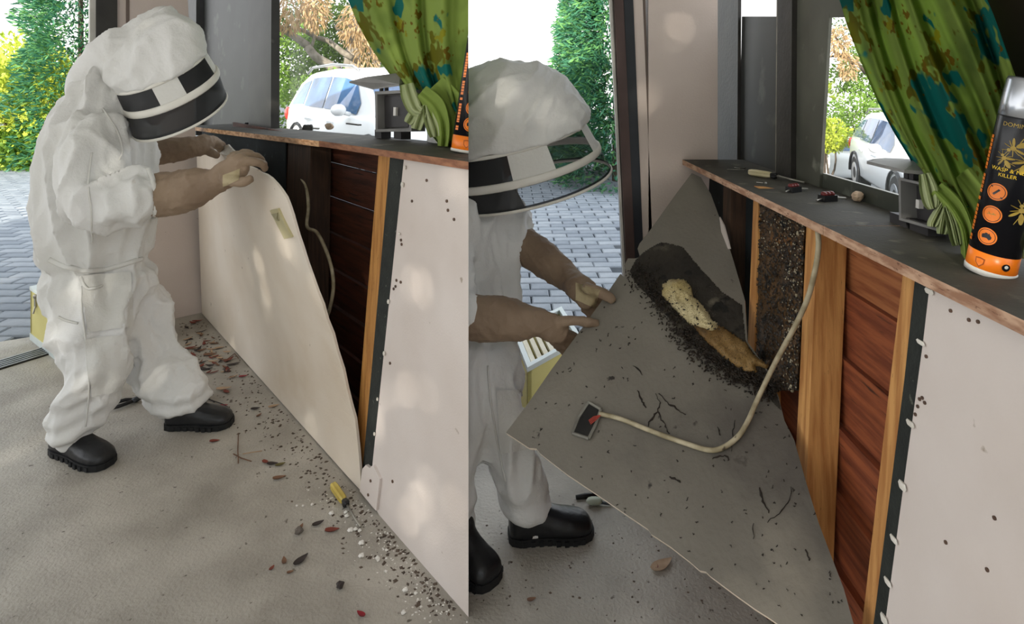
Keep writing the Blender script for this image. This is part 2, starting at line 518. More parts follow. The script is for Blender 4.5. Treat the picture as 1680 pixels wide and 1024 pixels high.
def sillL(px, py, lift=0.0):
    """Point on top of the left sill seen at a pixel."""
    f0, f1 = PL.at(304, 206.5, -.03), PL.at(769, 265.5, -.03)
    nn = (f1 - f0).cross(nH).normalized()
    r = ray(px, py)
    return EYE + r * ((f0 - EYE).dot(nn) / r.dot(nn)) + Vector((0, 0, lift))

# window over it
WOFF = .225
win = empty('window_1', PL.at(440, 204, WOFF), kind='structure')
m_fr = mat('window_frame_dark', '3b3a36', '2d2c29', 6, .5, spots=('55534c', 12, .66, .08))
px_prism(PL, [(298, -330), (334, -330), (334, 222), (306, 222)], WOFF, -PL.n * .05).mk('jamb', m_darkwood, win)
px_prism(PL, [(332, -330), (418, -330), (420, 222), (334, 222)], WOFF + .004, PL.n * .006).mk('dark_pane', mat('film_covered_glass', '3a3b39', '2f302d', 3, .5, spots=('4d4f49', 9, .6, .1)), win)
px_prism(PL, [(411, -330), (417, -330), (421.5, 222), (416, 222)], WOFF - .004, -PL.n * .012).mk('glazing_bead', mat('grey_bead', '76736a', '5f5c54', 20, .6), win)
px_prism(PL, [(418, -330), (460, -330), (458.5, 226), (421, 222)], WOFF, -PL.n * .045).mk('post', m_fr, win)
m_glass = see_through('dusty_window_glass', '8f938c', .95, .12, noise_scale=3.0, thr2=.86)
px_prism(PL, [(459, -330), (860, -330), (860, 262), (458, 210)], WOFF + .004, PL.n * .004).mk('pane', m_glass, win, clip=True)
G().hexa([L3(.4, 1.02, WOFF - .01), L3(2.8, 1.02, WOFF - .01), L3(2.8, 1.02, WOFF + .05), L3(.4, 1.02, WOFF + .05)],
         [L3(.4, zsA + .006, WOFF - .01), L3(2.8, zsA + .045, WOFF - .01), L3(2.8, zsA + .045, WOFF + .05), L3(.4, zsA + .006, WOFF + .05)]).mk('bottom_rail', m_fr, win, clip=True)

G().hexa([L3(-.05, 2.12, WOFF - .06), L3(2.52, 2.12, WOFF - .06), L3(2.52, 2.12, WOFF + .06), L3(-.05, 2.12, WOFF + .06)],
         [L3(-.05, 2.54, WOFF - .06), L3(2.52, 2.54, WOFF - .06), L3(2.52, 2.54, WOFF + .06), L3(-.05, 2.54, WOFF + .06)]).mk('lintel', m_darkwood, win, clip=True)
# narrow return wall and jamb on the far side of the corner
rdir = -nH
wr = empty('wall_back', A_, kind='structure')
def Q(d, z, f=0.0): return A_ + rdir * d + Vector((0, 0, z)) + uL * f
lean = -.0
g = G(); g.hexa([Q(-.02, 0, -.09), Q(.40, 0, -.09), Q(.40, 0, 0), Q(-.02, 0, 0)], [Q(.12, 2.7, -.09), Q(.40, 2.7, -.09), Q(.40, 2.7, 0), Q(.12, 2.7, 0)])
g.mk('wall_panel', m_pink, wr)
G().hexa([Q(.345, 0, .0), Q(.36, 0, .0), Q(.36, 0, .004), Q(.345, 0, .004)], [Q(.345, 2.7, .0), Q(.36, 2.7, .0), Q(.36, 2.7, .004), Q(.345, 2.7, .004)]).mk('batten_gap', mat('joint_dark', '6d5f57'), wr)
dj = empty('door_1', Q(.45, 0), kind='structure')
G().hexa([Q(.40, 0, -.1), Q(.49, 0, -.1), Q(.49, 0, .02), Q(.40, 0, .02)], [Q(.40, 2.7, -.1), Q(.49, 2.7, -.1), Q(.49, 2.7, .02), Q(.40, 2.7, .02)]).mk('jamb', m_darkwood, dj)
G().hexa([Q(.49, 0, -.06), Q(.515, 0, -.06), Q(.515, 0, .0), Q(.49, 0, .0)], [Q(.49, 2.7, -.06), Q(.515, 2.7, -.06), Q(.515, 2.7, .0), Q(.49, 2.7, .0)]).mk('door_track', mat('white_track', 'd8d6d0', 'c4c2bb', 10, .5), dj)

# ------------------------------------------------------------------ RIGHT ROOM: wall under the window
wrt = empty('wall_right', (.52, 1.2, 0), kind='structure')
a = [PR.at(x, y) for x, y in [(1525, 470), (1514.5, 560), (1486, 770), (1452, 1024), (1388, 1490)]]
pts = a + [R3(.05, .0, 0), R3(.05, .99, 0)]
G().prism(pts, PR.n * .010).mk('fixed_panel', m_wallp, wrt)
px_prism(PR, [(1502, 448), (1527, 448), (1514.5, 566), (1452.5, 1026), (1394, 1460), (1375, 1400), (1433, 1024), (1484, 620)], .012, PR.n * .003).mk('black_paper_strip', m_paper, wrt)
m_pineR = wood('pine_stud_light', 'cf9a5c', 'ac7540', 0, (16, 16, 1.1), spots=('3a2a1a', 45, .70, .04))
px_prism(PR, [(1483, 436), (1503, 444), (1484.5, 620), (1434.5, 1024), (1376, 1440), (1358, 1400), (1414.5, 1024), (1461, 620)], .016, PR.n * .07).mk('stud', m_pineR, wrt)
px_prism(PR, [(1324, 350), (1342, 356), (1330, 640), (1322, 820), (1300, 1330), (1290, 1300), (1305, 760), (1313, 600)], .016, PR.n * .062).mk('stud', m_pineR, wrt)
px_prism(PR, [(1237, 305), (1245, 308), (1240, 480), (1234, 700), (1222, 700), (1230, 480)], .016, PR.n * .07).mk('stud', m_pineR, wrt)
px_prism(PR, [(1187, 285), (1200, 290), (1196, 520), (1184, 520)], .03, PR.n * .06).mk('stud', m_brownL, wrt)
m_sidR = wood('red_brown_siding', '93502f', '6d351f', math.pi / 2, (1.3, 14, 14), spots=('3a1c10', 8, .62, .12))
m_sidR2 = wood('brown_siding_pale', 'a5683f', '7e4527', math.pi / 2, (1.3, 14, 14), spots=('3a1c10', 8, .66, .12))
for k in range(8):
    z1 = 1.008 - .140 * k; z0_ = max(z1 - .1385, .0)
    jj = random.uniform(-.003, .003)
    G().hexa([R3(.62, z0_, .092), R3(2.12, z0_, .092), R3(2.12, z0_, .112), R3(.62, z0_, .112)],
             [R3(.62, z1, .080 + jj), R3(2.12, z1, .080 + jj), R3(2.12, z1, .098), R3(.62, z1, .098)]).mk('plank', m_sidR2 if k in (0,) else m_sidR, wrt)
G().hexa([R3(.2, 0, .06), R3(2.12, 0, .06), R3(2.12, 0, .09), R3(.2, 0, .09)],
         [R3(.2, .045, .06), R3(2.12, .045, .06), R3(2.12, .045, .09), R3(.2, .045, .09)]).mk('bottom_plate', m_brownL, wrt)
g = G()
for x, y in [(1520, 585), (1509, 655), (1513.5, 653), (1506, 667), (1517.5, 661), (1502, 680), (1560, 510), (1590, 525), (1605, 528), (1632, 850), (1620, 935), (1552, 890)]:
    c = PR.at(x, y, -.0005); g.tube([c + PR.n * .004, c - PR.n * .0015], .0026, 8)
g.mk('nail_heads', m_nail, wrt, kind='stuff')
g = G()
for (x, y, r) in [(1524, 478, 5), (1510, 562, 4), (1493, 695, 5), (1480, 797, 7), (1466, 885, 5), (1456, 955, 5), (1450, 1016, 7)]:
    c = PR.at(x, y, -.003)
    g.ball(c, .010, r * c.y / FPX * .35, r * c.y / FPX * 1.2, 6, 3, PR.u, PR.n, PR.v)
g.mk('ripped_plaster', MC['plaster_crumb'], wrt, kind='stuff')

px_prism(PR, [(1180, 356), (1187, 370), (1193, 392), (1197, 408), (1190, 411), (1184, 386)], .006, PR.n * .004).mk('white_sliver', m_wallp, wrt)  # thin white sliver set into the wall beside the brown stud
G().hexa([R3(1.56, .3, .074), R3(2.12, .3, .074), R3(2.12, .3, .077), R3(1.56, .3, .077)], [R3(1.56, 1.0, .074), R3(2.12, 1.0, .074), R3(2.12, 1.0, .077), R3(1.56, 1.0, .077)]).mk('paper_and_shade_sheet', MC['blue_black_paper_and_shade'], wrt)  # dark sheet added here; the cavity's shade is put into its colour
sillr = empty('trim_2', (.6, 1.2, 1.02), kind='structure')
SZ = 1.02; SX = .594
m_fasR = wood('raw_sill_edge', 'c8a58a', '9b735a', math.pi / 2, (5, 18, 18), spots=('6e4a38', 14, .62, .08))
def sr(y0, y1):
    g = G(); q = [(SX, y0), (SX, y1), (SX + .235, y1), (SX + .235, y0)]
    v = [(x, y, SZ) for x, y in q] + [(x, y, SZ - .018) for x, y in q]
    g.add(v, [(0, 1, 2, 3), (7, 6, 5, 4), (0, 4, 5, 1), (1, 5, 6, 2), (2, 6, 7, 3), (3, 7, 4, 0)]); g.m = [0, 0, 1, 1, 0, 1]
    mk('sill_board', g.v, g.f, [m_sillTop, m_fasR], sillr, fm=g.m)
sr(1.165, 2.125); sr(.15, 1.163)
def sillR(px, py, lift=0.0): return Z0(px, py, SZ) + Vector((0, 0, lift))

WR = .185
winr = empty('window_2', (.8, 1.5, 1.02), kind='structure')
def wp(name, pts, off, th, m): return px_prism(PR, pts, off, PR.n * th).mk(name, m, winr)
wp('jamb', [(1176, -560), (1219, -560), (1215, 275), (1176, 270)], WR, -.012, m_darkwood)
wp('dark_pane', [(1217, 27), (1288, 27), (1279, 305), (1213, 275)], WR + .004, .006, MC['film_covered_glass'])
wp('clear_pane', [(1217, -560), (1291, -560), (1289, 28), (1217, 28)], WR + .004, .004, m_glass)
wp('glazing_bead', [(1283.5, -560), (1291.5, -560), (1284, 305), (1277, 300)], WR - .002, -.010, mat('pale_grey_bead', '8b867a', '6d695f', 20, .6))
wp('post', [(1291, -560), (1314, -560), (1309, 312), (1284, 304)], WR, -.02, m_darkwood)
m_reflect = mat('dirty_grey_green_reflection', '5b5c52', '46473f', 5, .45, spots=('7a7b70', 14, .62, .1))  # dirty glass edge with its reflection painted in as grey-green
wp('glass_reflection', [(1313, -560), (1370, -560), (1366, 20), (1349, 312), (1308, 312)], WR + .003, -.008, m_reflect)
wp('top_rail', [(1366, -560), (1480, -560), (1480, 26), (1366, 29)], WR + .003, -.008, m_reflect)  # takes the same painted-reflection colour
wp('bottom_rail', [(1349, 284), (1480, 322), (1640, 392), (1640, 450), (1340, 330)], WR + .003, .012, mat('dirty_lower_glass', '4d5048', '3c3f38', 4, .3, spots=('72766b', 11, .6, .12)))
wp('pane', [(1349, -560), (1900, -560), (1900, 560), (1349, 320)], WR + .012, .004, m_glass)
wp('post', [(1596, -560), (1900, -560), (1900, 560), (1690, 360), (1608, 60)], WR + .002, -.006, mat('dark_brown_post', '2b2019', '1f1712', 5, .6))

G().hexa([R3(.2, 1.95, WR - .04), R3(2.13, 1.95, WR - .04), R3(2.13, 1.95, WR + .06), R3(.2, 1.95, WR + .06)],
         [R3(.2, 2.54, WR - .04), R3(2.13, 2.54, WR - .04), R3(2.13, 2.54, WR + .06), R3(.2, 2.54, WR + .06)]).mk('lintel', m_darkwood, winr)
# pier facing the camera, jamb of the right room's doorway
YB = 2.135
wb = empty('wall_front', (.55, YB, 0), kind='structure')
def X_(px, y=YB): return (px - CX) / FPX * y
def pier(name, x0, x1, y0, y1, m, par, lean=.0, z1=2.6, z0=0.0):
    s = lambda x, z: x - (z - 1.1) * lean
    return G().hexa([(s(x0, z0), y0, z0), (s(x1, z0), y0, z0), (s(x1, z0), y1, z0), (s(x0, z0), y1, z0)],
                    [(s(x0, z1), y0, z1), (s(x1, z1), y0, z1), (s(x1, z1), y1, z1), (s(x0, z1), y1, z1)]).mk(name, m, par)
pier('wall_panel', X_(1064), X_(1177.5) , YB, YB + .09, m_pink, wb)
pier('batten', X_(1047), X_(1063.5), YB, YB + .07, m_pink, wb, .04)
pier('joint', X_(1062.5), X_(1066), YB + .004, YB + .05, MC['joint_dark'], wb, .03)
pier('wall_panel', X_(1170), 1.0, YB + .1, YB + .14, m_darkwood, wb, 0, 1.0)
djr = empty('door_2', (.38, YB, 0), kind='structure')
pier('jamb_outer', X_(1017), X_(1032), YB - .01, YB + .09, m_brownpaint, djr, .045)
pier('jamb_inner', X_(1032), X_(1047.5), YB - .004, YB + .09, m_bluedark, djr, .04)
pier('door_track', X_(1012), X_(1015.5), YB + .01, YB + .03, MC['white_track'], djr, .05)
pier('door_track', X_(1015.8), X_(1018), YB + .02, YB + .05, MC['white_track'], djr, .05)
# ------------------------------------------------------------------ LEFT ROOM: the loose board being pulled off
m_board = mat('old_cream_painted_board', 'e6dccf', 'd8cab8', 2.2, .45, 6, .08, 160, spots=('8d7c69', 24, .72, .05), spots2=('c9b69c', 1.6, .60, .15))
BT0 = D(322, 236, 3.28)
top_c = [tuple(D(322, 240, 3.28)), tuple(D(346, 247, 2.78)), tuple(D(380, 262, 2.32)), tuple(D(412, 275, 2.03)), tuple(D(424, 281, 1.95))]
rt_px = [(424, 281, .24), (438, 288, .235), (456, 304, .228), (472, 330, .215), (483, 365, .195), (495, 402, .17), (513, 455, .135), (530, 505, .10), (548, 558, .068), (566, 622, .038), (580, 680, .018), (588, 735, .006), (592, 806, -.002)]
rt = [tuple(PL.at(x, y, -o)) for x, y, o in rt_px]
def pick(poly, t):
    f = t * (len(poly) - 1); i = min(int(f), len(poly) - 2); k = f - i
    return Vector(poly[i]).lerp(Vector(poly[i + 1]), k)
ts = spline(top_c, 8); rs_ = spline(rt, 5)
bl = PL.at(331, 514, -.004); br = Vector(rt[-1])
NU, NV = 22, 26
C00, C10, C01, C11 = Vector(ts[0]), Vector(ts[-1]), bl, br
grid = []
for j in range(NV + 1):
    v = j / NV; row = []
    for i in range(NU + 1):
        u = i / NU
        t_, b_ = pick(ts, u), bl.lerp(br, u)
        l_, r_ = C00.lerp(C01, v), pick(rs_, v)
        p = t_ * (1 - v) + b_ * v + l_ * (1 - u) + r_ * u - (C00 * (1 - u) * (1 - v) + C10 * u * (1 - v) + C01 * (1 - u) * v + C11 * u * v)
        if i == NU: p = p + PL.n * random.uniform(-.002, .002) + PL.v * random.uniform(-.002, .002)
        row.append(p)
    grid.append(row)
def slab_grid(grid, th, flip=False):
    """A bent sheet with real thickness from a grid of points."""
    nj, ni = len(grid), len(grid[0])
    v, f = [], []
    nr = [[None] * ni for _ in range(nj)]
    for j in range(nj):
        for i in range(ni):
            a = grid[j][min(i + 1, ni - 1)] - grid[j][max(i - 1, 0)]
            b = grid[min(j + 1, nj - 1)][i] - grid[max(j - 1, 0)][i]
            n = a.cross(b).normalized()
            if n.dot(grid[j][i] - EYE) < 0: n = -n
            nr[j][i] = n
    for j in range(nj):
        for i in range(ni): v.append(grid[j][i])
    o = len(v)
    for j in range(nj):
        for i in range(ni): v.append(grid[j][i] + nr[j][i] * th)
    q = lambda j, i: j * ni + i
    for j in range(nj - 1):
        for i in range(ni - 1):
            f.append((q(j, i), q(j, i + 1), q(j + 1, i + 1), q(j + 1, i)))
            f.append((o + q(j, i), o + q(j + 1, i), o + q(j + 1, i + 1), o + q(j, i + 1)))
    for i in range(ni - 1):
        f.append((q(0, i), o + q(0, i), o + q(0, i + 1), q(0, i + 1))); f.append((q(nj - 1, i), q(nj - 1, i + 1), o + q(nj - 1, i + 1), o + q(nj - 1, i)))
    for j in range(nj - 1):
        f.append((q(j, 0), q(j + 1, 0), o + q(j + 1, 0), o + q(j, 0))); f.append((q(j, ni - 1), o + q(j, ni - 1), o + q(j + 1, ni - 1), q(j + 1, ni - 1)))
    return v, f, nr
bv, bf, bn = slab_grid(grid, .008)
lb = empty('loose_board', bl.lerp(br, .5), 'cream painted wall board bent away from the wall by two gloved hands', 'board')
mk('sheet', bv, bf, m_board, lb, smooth=False)
G().prism([D(346, 229, 2.86), D(352, 236, 2.80), D(357, 229, 2.78), D(366, 240, 2.70), D(374, 237, 2.62), D(381, 245, 2.52), D(388, 251, 2.42), D(378, 262, 2.46), D(360, 254, 2.62), D(349, 246, 2.76)], nH * .006).mk('torn_edge', mat('torn_board_core', 'd9d5cb', 'bdb8ad', 20, .8), lb)
# switch plate riding on the board
def on_board(px, py):
    tr = BVHTree.FromPolygons(bv, bf); h = tr.ray_cast(EYE, ray(px, py).normalized()); return h[0], h[1]
sp = [on_board(x, y)[0] for x, y in [(446, 344), (459, 341), (482, 388), (470, 391)]]
sn = on_board(464, 366)[1]
if sn.dot(EYE - sp[0]) < 0: sn = -sn
pl = G().prism([p - sn * .001 for p in sp], sn * .009).mk('switch_plate', mat('ivory_switch', 'c4bb95', 'b3aa82', 6, .3), lb)
G().prism([sp[0].lerp(sp[2], .12) + sn * .009, sp[1].lerp(sp[3], .12) + sn * .009, sp[2].lerp(sp[0], .62) + sn * .009, sp[3].lerp(sp[1], .62) + sn * .009], sn * .003).mk('switch_rocker', mat('switch_rocker_grey', 'a49d7c', '928b6c', 6, .3), pl)

def cable(name, pts, r, m, label, cat, flat=1.0, n=8):
    g = G(); g.tube([Vector(p) for p in spline([tuple(p) for p in pts], 6)], r, n, flat)
    o = g.mk(name, m, None, smooth=True, origin=tuple(pts[0]))
    return tag(o, label, cat)
m_cab = mat('old_cream_cable', 'b9ae93', '8f8468', 30, .6, spots=('4b4232', 40, .66, .06))
cable('electric_cable', [PL.at(482, 240, .05), PL.at(491, 285, .04), PL.at(502, 305, .03), PL.at(506, 340, .02), PL.at(504, 372, .012), PL.at(521, 383, .0), PL.at(540, 425, -.005), PL.at(547, 467, -.005), PL.at(541, 506, .0), PL.at(533, 528, .03)], .0065, m_cab,
      'grey cable looping out of the dark cavity behind the cream board', 'cable')

# ------------------------------------------------------------------ RIGHT ROOM: the board turned over
P1, P2, P3 = D(830, 710, 1.50), D(1135, 285, 2.04), D(1436, 1134, .93)
nB = (P2 - P1).cross(P3 - P1).normalized()
if nB.dot(EYE - P1) < 0: nB = -nB          # towards the eye
PB = Plane(P1, (P3 - P1), -nB)
m_back = mat('grey_board_back', '7d786e', '6b665d', 3.2, .75, 8, .2, 90, spots=('2b2723', 18, .685, .03), spots2=('55504a', 2.4, .58, .12))
outl = [(830, 710), (862, 668), (905, 606), (950, 545), (985, 497), (1018, 449), (1024, 455), (1028, 446), (1024, 436), (1030, 424), (1042, 424), (1050, 422), (1046, 408), (1049, 400), (1062, 384), (1085, 352), (1110, 317), (1135, 284), (1150, 291), (1166, 318),
        (1186, 372), (1204, 430), (1222, 492), (1226, 560), (1258, 605), (1277, 650), (1287, 690), (1303, 722), (1322, 790), (1343, 858), (1362, 908), (1384, 965), (1400, 1022), (1436, 1134),
        (1330, 1062), (1262, 1014), (1240, 1000), (1205, 975), (1165, 945), (1158, 938), (1148, 936), (1132, 922), (1100, 897), (1068, 876), (1063, 868), (1030, 846), (985, 815), (930, 778), (886, 744), (880, 736), (868, 735)]
lb2 = empty('loose_board', P1, 'stained grey back of the removed wall board held up over the floor', 'board')
def on_pb(px, py, lift=0.0): return PB.at(px, py, -lift)
g = G(); g.prism([on_pb(x, y) for x, y in outl], -nB * .008)
g.m = [0] * len(g.f)
for i in range(1, len(g.f)): g.m[i] = 1
g.mk('sheet', [m_back, mat('board_face_paint', 'd8ccbd', 'cabda9', 4, .5)], lb2)
# torn hole left by the switch box: rim, black inside
hole = [(966, 660), (986, 672), (978, 696), (966, 720), (939, 711), (950, 684)]
cx_, cy_ = 961, 690
rim = G()
for i in range(len(hole)):
    a, b = hole[i], hole[(i + 1) % len(hole)]
    rim.tube([on_pb(*a, .004), on_pb(*b, .004)], .004, 6)
rim.mk('switch_box_rim', mat('dusty_clear_plastic', '8b897f', '5f5d56', 12, .35), lb2)
bx = G().prism([on_pb(x, y, .0015) for x, y in hole], nB * .003).mk('switch_box_inside', mat('mottled_black', '121212', '1e1d1b', 30, .5), lb2)  # mottled near-black plate filling the hole outline
g = G()
for k in range(4):
    g.tube([on_pb(966 + k, 690 + 2 * k, .005), on_pb(974 + 2 * k, 684 + k, .012), on_pb(986, 681, .009)], .0012, 5)
g.mk('red_wires', mat('red_wire', 'b04a3c', '8c3328', 30, .5), bx)
# dark burnt-looking stain band with propolis, twigs
g = G()
rnd = random.Random(5)
for k in range(5):
    pass
def streak(g, pts, wpx, lift=.0012):
    p = [on_pb(x + rnd.uniform(-1.5, 1.5), y + rnd.uniform(-1.5, 1.5), lift) for x, y in spline(pts, 5)]
    g.tube(p, [(wpx * .55 * q.y / FPX * (.35 + rnd.random()) * (.4 + .6 * math.sin(math.pi * (i + .5) / len(p))), .0010) for i, q in enumerate(p)], 6, ref=nB)
for pts, wd in [([(1075, 645), (1082, 662), (1080, 678), (1090, 695), (1098, 712)], 2.2), ([(1080, 676), (1066, 690), (1062, 702)], 3.0), ([(1080, 645), (1095, 660), (1112, 672), (1124, 680)], 2.4), ([(1046, 640), (1052, 655), (1060, 668)], 2.5),
                ([(1245, 800), (1252, 822), (1262, 842)], 4.5), ([(1298, 800), (1296, 820), (1278, 842), (1258, 856)], 1.3), ([(1320, 900), (1328, 920)], 3), ([(1100, 782), (1116, 792)], 3.5), ([(1206, 690), (1202, 712), (1200, 740)], 1.2), ([(1168, 752), (1190, 748), (1195, 755)], 2.5),
                ([(1236, 860), (1236, 885)], 1.0), ([(1178, 700), (1182, 715)], 2.2), ([(1040, 600), (1055, 615)], 2)]:
    streak(g, pts, wd)
for k in range(260):
    x, y = rnd.uniform(860, 1390), rnd.uniform(480, 1010)
    if not (y > 448 + (1018 - x) * 1.39 and y < 710 + .70 * (x - 830) - 6 and (x < 1290 or y > 722 + (x - 1303) * 3.0 + 10) and y > 470 + .62 * (x - 1040)): continue
    a = rnd.uniform(0, 6.28); l = rnd.uniform(1.2, 4.5)
    streak(g, [(x, y), (x + l * math.cos(a), y + l * math.sin(a))], rnd.uniform(.6, 1.6), .0008)
g.mk('dirt_flecks', mat('dirt_black_brown', '2a2019', '17120e', 30, .8), lb2, kind='stuff')

# dark propolis stain and the comb left on the board
def patch_on_board(name, pts, h, m, seed, amp, n=46, kind='stuff'):
    """A lumpy crust over the outline pts (pixels) standing h above the board."""
    from mathutils.geometry import intersect_point_tri_2d
    xs_, ys_ = [p[0] for p in pts], [p[1] for p in pts]
    x0, x1, y0, y1 = min(xs_), max(xs_), min(ys_), max(ys_)
    def inside(x, y):
        c = False; j = len(pts) - 1
        for i in range(len(pts)):
            xi, yi = pts[i]; xj, yj = pts[j]
            if (yi > y) != (yj > y) and x < (xj - xi) * (y - yi) / (yj - yi) + xi: c = not c
            j = i
        return c
    def edge_d(x, y):
        d = 1e9
        for i in range(len(pts)):
            a, b = Vector(pts[i]), Vector(pts[(i + 1) % len(pts)]); q = Vector((x, y)); ab = b - a
            t = max(0, min(1, (q - a).dot(ab) / max(ab.length_squared, 1e-6))); d = min(d, (q - a - ab * t).length)
        return d
    st = max(x1 - x0, y1 - y0) / n
    nx, ny = int((x1 - x0) / st) + 1, int((y1 - y0) / st) + 1
    idx, v, f = {}, [], []
    for j in range(ny + 1):
        for i in range(nx + 1):
            x, y = x0 + i * st, y0 + j * st
            x += noise.noise(Vector((x * .11, y * .11, seed))) * 3; y += noise.noise(Vector((x * .11, y * .11, seed + 5))) * 3
            if inside(x, y):
                e = min(1, edge_d(x, y) / 9)
                lift = .0005 + h * math.sqrt(e) * (1 + amp * noise.noise(Vector((x * .06, y * .06, seed + 9))) + amp * .6 * noise.noise(Vector((x * .22, y * .22, seed + 2))))
                idx[(i, j)] = len(v); v.append(on_pb(x, y, max(lift, .0005)))
    top = len(v)
    for j in range(ny):
        for i in range(nx):
            q = [(i, j), (i + 1, j), (i + 1, j + 1), (i, j + 1)]
            if all(k in idx for k in q): f.append(tuple(idx[k] for k in q))
    # skirt down to the board
    from collections import Counter
    ec = Counter()
    for q in f:
        for a, b in zip(q, q[1:] + q[:1]): ec[tuple(sorted((a, b)))] += 1
    low = {}
    for (a, b), c in ec.items():
        if c == 1:
            for k in (a, b):
                if k not in low:
                    low[k] = len(v); d = (v[k] - PB.p).dot(nB); v.append(v[k] - nB * (d - .0002))
            f.append((a, b, low[b], low[a]))
    o = mk(name, v, f, m, None, smooth=True, origin=tuple(v[0]))
    return o
m_crust = mat('black_propolis_crust', '231f1a', '37322a', 10, .85, 7, .5, 60, spots=('5b5549', 14, .58, .10), spots2=('15120f', 26, .58, .08))
m_combY = mat('pale_honeycomb', 'd6caa2', 'b8a672', 9, .6, 5, .3, 60, cells=(330, '6b5426', .18, .42), spots=('6e5a30', 16, .62, .08))
m_combB = mat('brown_honeycomb', '8a6d3f', '6d522b', 9, .65, 5, .3, 60, cells=(300, '2f2312', .16, .40), spots=('3c2c16', 12, .60, .08))
stain = patch_on_board('propolis_stain', [(1042, 426), (1056, 412), (1085, 396), (1120, 404), (1150, 440), (1185, 478), (1218, 500), (1224, 560), (1256, 604), (1276, 648), (1284, 678), (1262, 655), (1235, 632), (1205, 612), (1180, 602), (1150, 582), (1128, 560), (1110, 538), (1086, 512), (1064, 488), (1040, 462), (1032, 444)], .002, m_crust, 3, .8, 190)
stain.parent = lb2; stain.location = stain.location - lb2.location; stain['kind'] = 'stuff'
cb = patch_on_board('honeycomb', [(1086, 466), (1100, 456), (1112, 455), (1126, 459), (1135, 470), (1138, 486), (1150, 496), (1160, 508), (1168, 522), (1178, 530), (1180, 540), (1170, 546), (1150, 540), (1128, 530), (1112, 514), (1098, 498), (1084, 484)], .026, m_combY, 1, .35, 44)
tag(cb, 'pale yellow lump of honeycomb stuck to the grey board back', 'honeycomb')
if 'kind' in cb: del cb['kind']
cb2 = patch_on_board('honeycomb', [(1132, 528), (1160, 532), (1186, 534), (1206, 548), (1226, 562), (1238, 580), (1262, 598), (1258, 604), (1240, 600), (1244, 612), (1225, 612), (1208, 604), (1190, 590), (1172, 574), (1150, 554)], .016, m_combB, 7, .4, 46)
tag(cb2, 'brown strip of open comb cells on the grey board below the pale lump', 'honeycomb')

def bees(name, pts, m, parent, up, size=(.0016, .0016, .0042)):
    g = G()
    for p in pts:
        t = Vector((rnd.uniform(-1, 1), rnd.uniform(-1, 1), rnd.uniform(-1, 1))).normalized()
        t = (t - up * t.dot(up)).normalized(); s = t.cross(up)
        a, b, c = size; k = rnd.uniform(.7, 1.25)
        q = [p + t * c * k, p + s * a * k * 1.3, p - t * c * k, p - s * a * k * 1.3, p + up * b * k * 1.6]
        g.add(q, [(0, 1, 4), (1, 2, 4), (2, 3, 4), (3, 0, 4), (3, 2, 1, 0)])
    return g.mk(name, m, parent, kind='stuff', origin=None if parent else tuple(pts[0]))
m_bee = mat('bee_brown_black', '1a1510', '2c2217', 60, .5)
pp = []
edge = [(1036, 440), (1056, 462), (1078, 488), (1096, 512), (1112, 538), (1130, 560), (1152, 582), (1178, 600), (1200, 612), (1226, 622), (1252, 636), (1270, 650)]
for k in range(1700):
    f_ = rnd.random() * (len(edge) - 1); i = int(f_); t = f_ - i
    x = edge[i][0] * (1 - t) + edge[i + 1][0] * t; y = edge[i][1] * (1 - t) + edge[i + 1][1] * t
    d = rnd.gauss(2, 11); x += d * .62 + rnd.gauss(0, 3); y -= d * .78
    pp.append(on_pb(x, y, rnd.uniform(.003, .012)))
for k in range(70):
    pp.append(on_pb(rnd.uniform(1086, 1180), rnd.uniform(470, 545), .028))
bees('bee_cluster', pp, m_bee, None, nB)
tag(bpy.data.objects['bee_cluster'], 'dark crowd of bees along the edge of the comb on the grey board', 'bees', kind='stuff')

# comb filling the bay between two studs
CW = 26; CHH = 60
v, f = [], []
q = [(1242, 308), (1327, 352), (1313, 640), (1234, 640)]
for j in range(CHH + 1):
    for i in range(CW + 1):
        s, t = i / CW, j / CHH
        x = (q[0][0] * (1 - s) + q[1][0] * s) * (1 - t) + (q[3][0] * (1 - s) + q[2][0] * s) * t
        y = (q[0][1] * (1 - s) + q[1][1] * s) * (1 - t) + (q[3][1] * (1 - s) + q[2][1] * s) * t
        nz = noise.noise(Vector((x * .05, y * .03, 1))) * .010 + noise.noise(Vector((x * .16, y * .12, 4))) * .006
        ed = min(1, min(s, 1 - s) / .08)
        v.append(PR.at(x, y, .030 - nz - .012 * ed + (.03 if ed < .3 else 0)))
for j in range(CHH):
    for i in range(CW):
        f.append((j * (CW + 1) + i, j * (CW + 1) + i + 1, (j + 1) * (CW + 1) + i + 1, (j + 1) * (CW + 1) + i))
n0 = len(v)
for p in list(v): v.append(p + PR.n * .04)
for (j, i) in [(j, i) for j in range(CHH) for i in range(CW)]:
    b = n0 + j * (CW + 1) + i; f.append((b, b + CW + 1, b + CW + 2, b + 1))
def bd(a, b): f.append((a, b, b + n0, a + n0))
for i in range(CW): bd(i, i + 1); bd(CHH * (CW + 1) + i, CHH * (CW + 1) + i + 1)
for j in range(CHH): bd(j * (CW + 1), (j + 1) * (CW + 1)); bd(j * (CW + 1) + CW, (j + 1) * (CW + 1) + CW)
m_combD = mat('dark_brood_comb', '5b4124', '32261a', 7, .6, 7, .6, 70, spots=('8a5a26', 10, .57, .10), spots2=('14110e', 22, .56, .05), cells=(260, '1a140d', .22, .48))
wc = mk('brood_comb', v, f, m_combD, None, smooth=True, origin=tuple(PR.at(1280, 640, .03)))
tag(wc, 'dark brown brood comb packed between two studs under the sill', 'honeycomb')
tr = BVHTree.FromPolygons(v, f)
pb_, pw_ = [], []
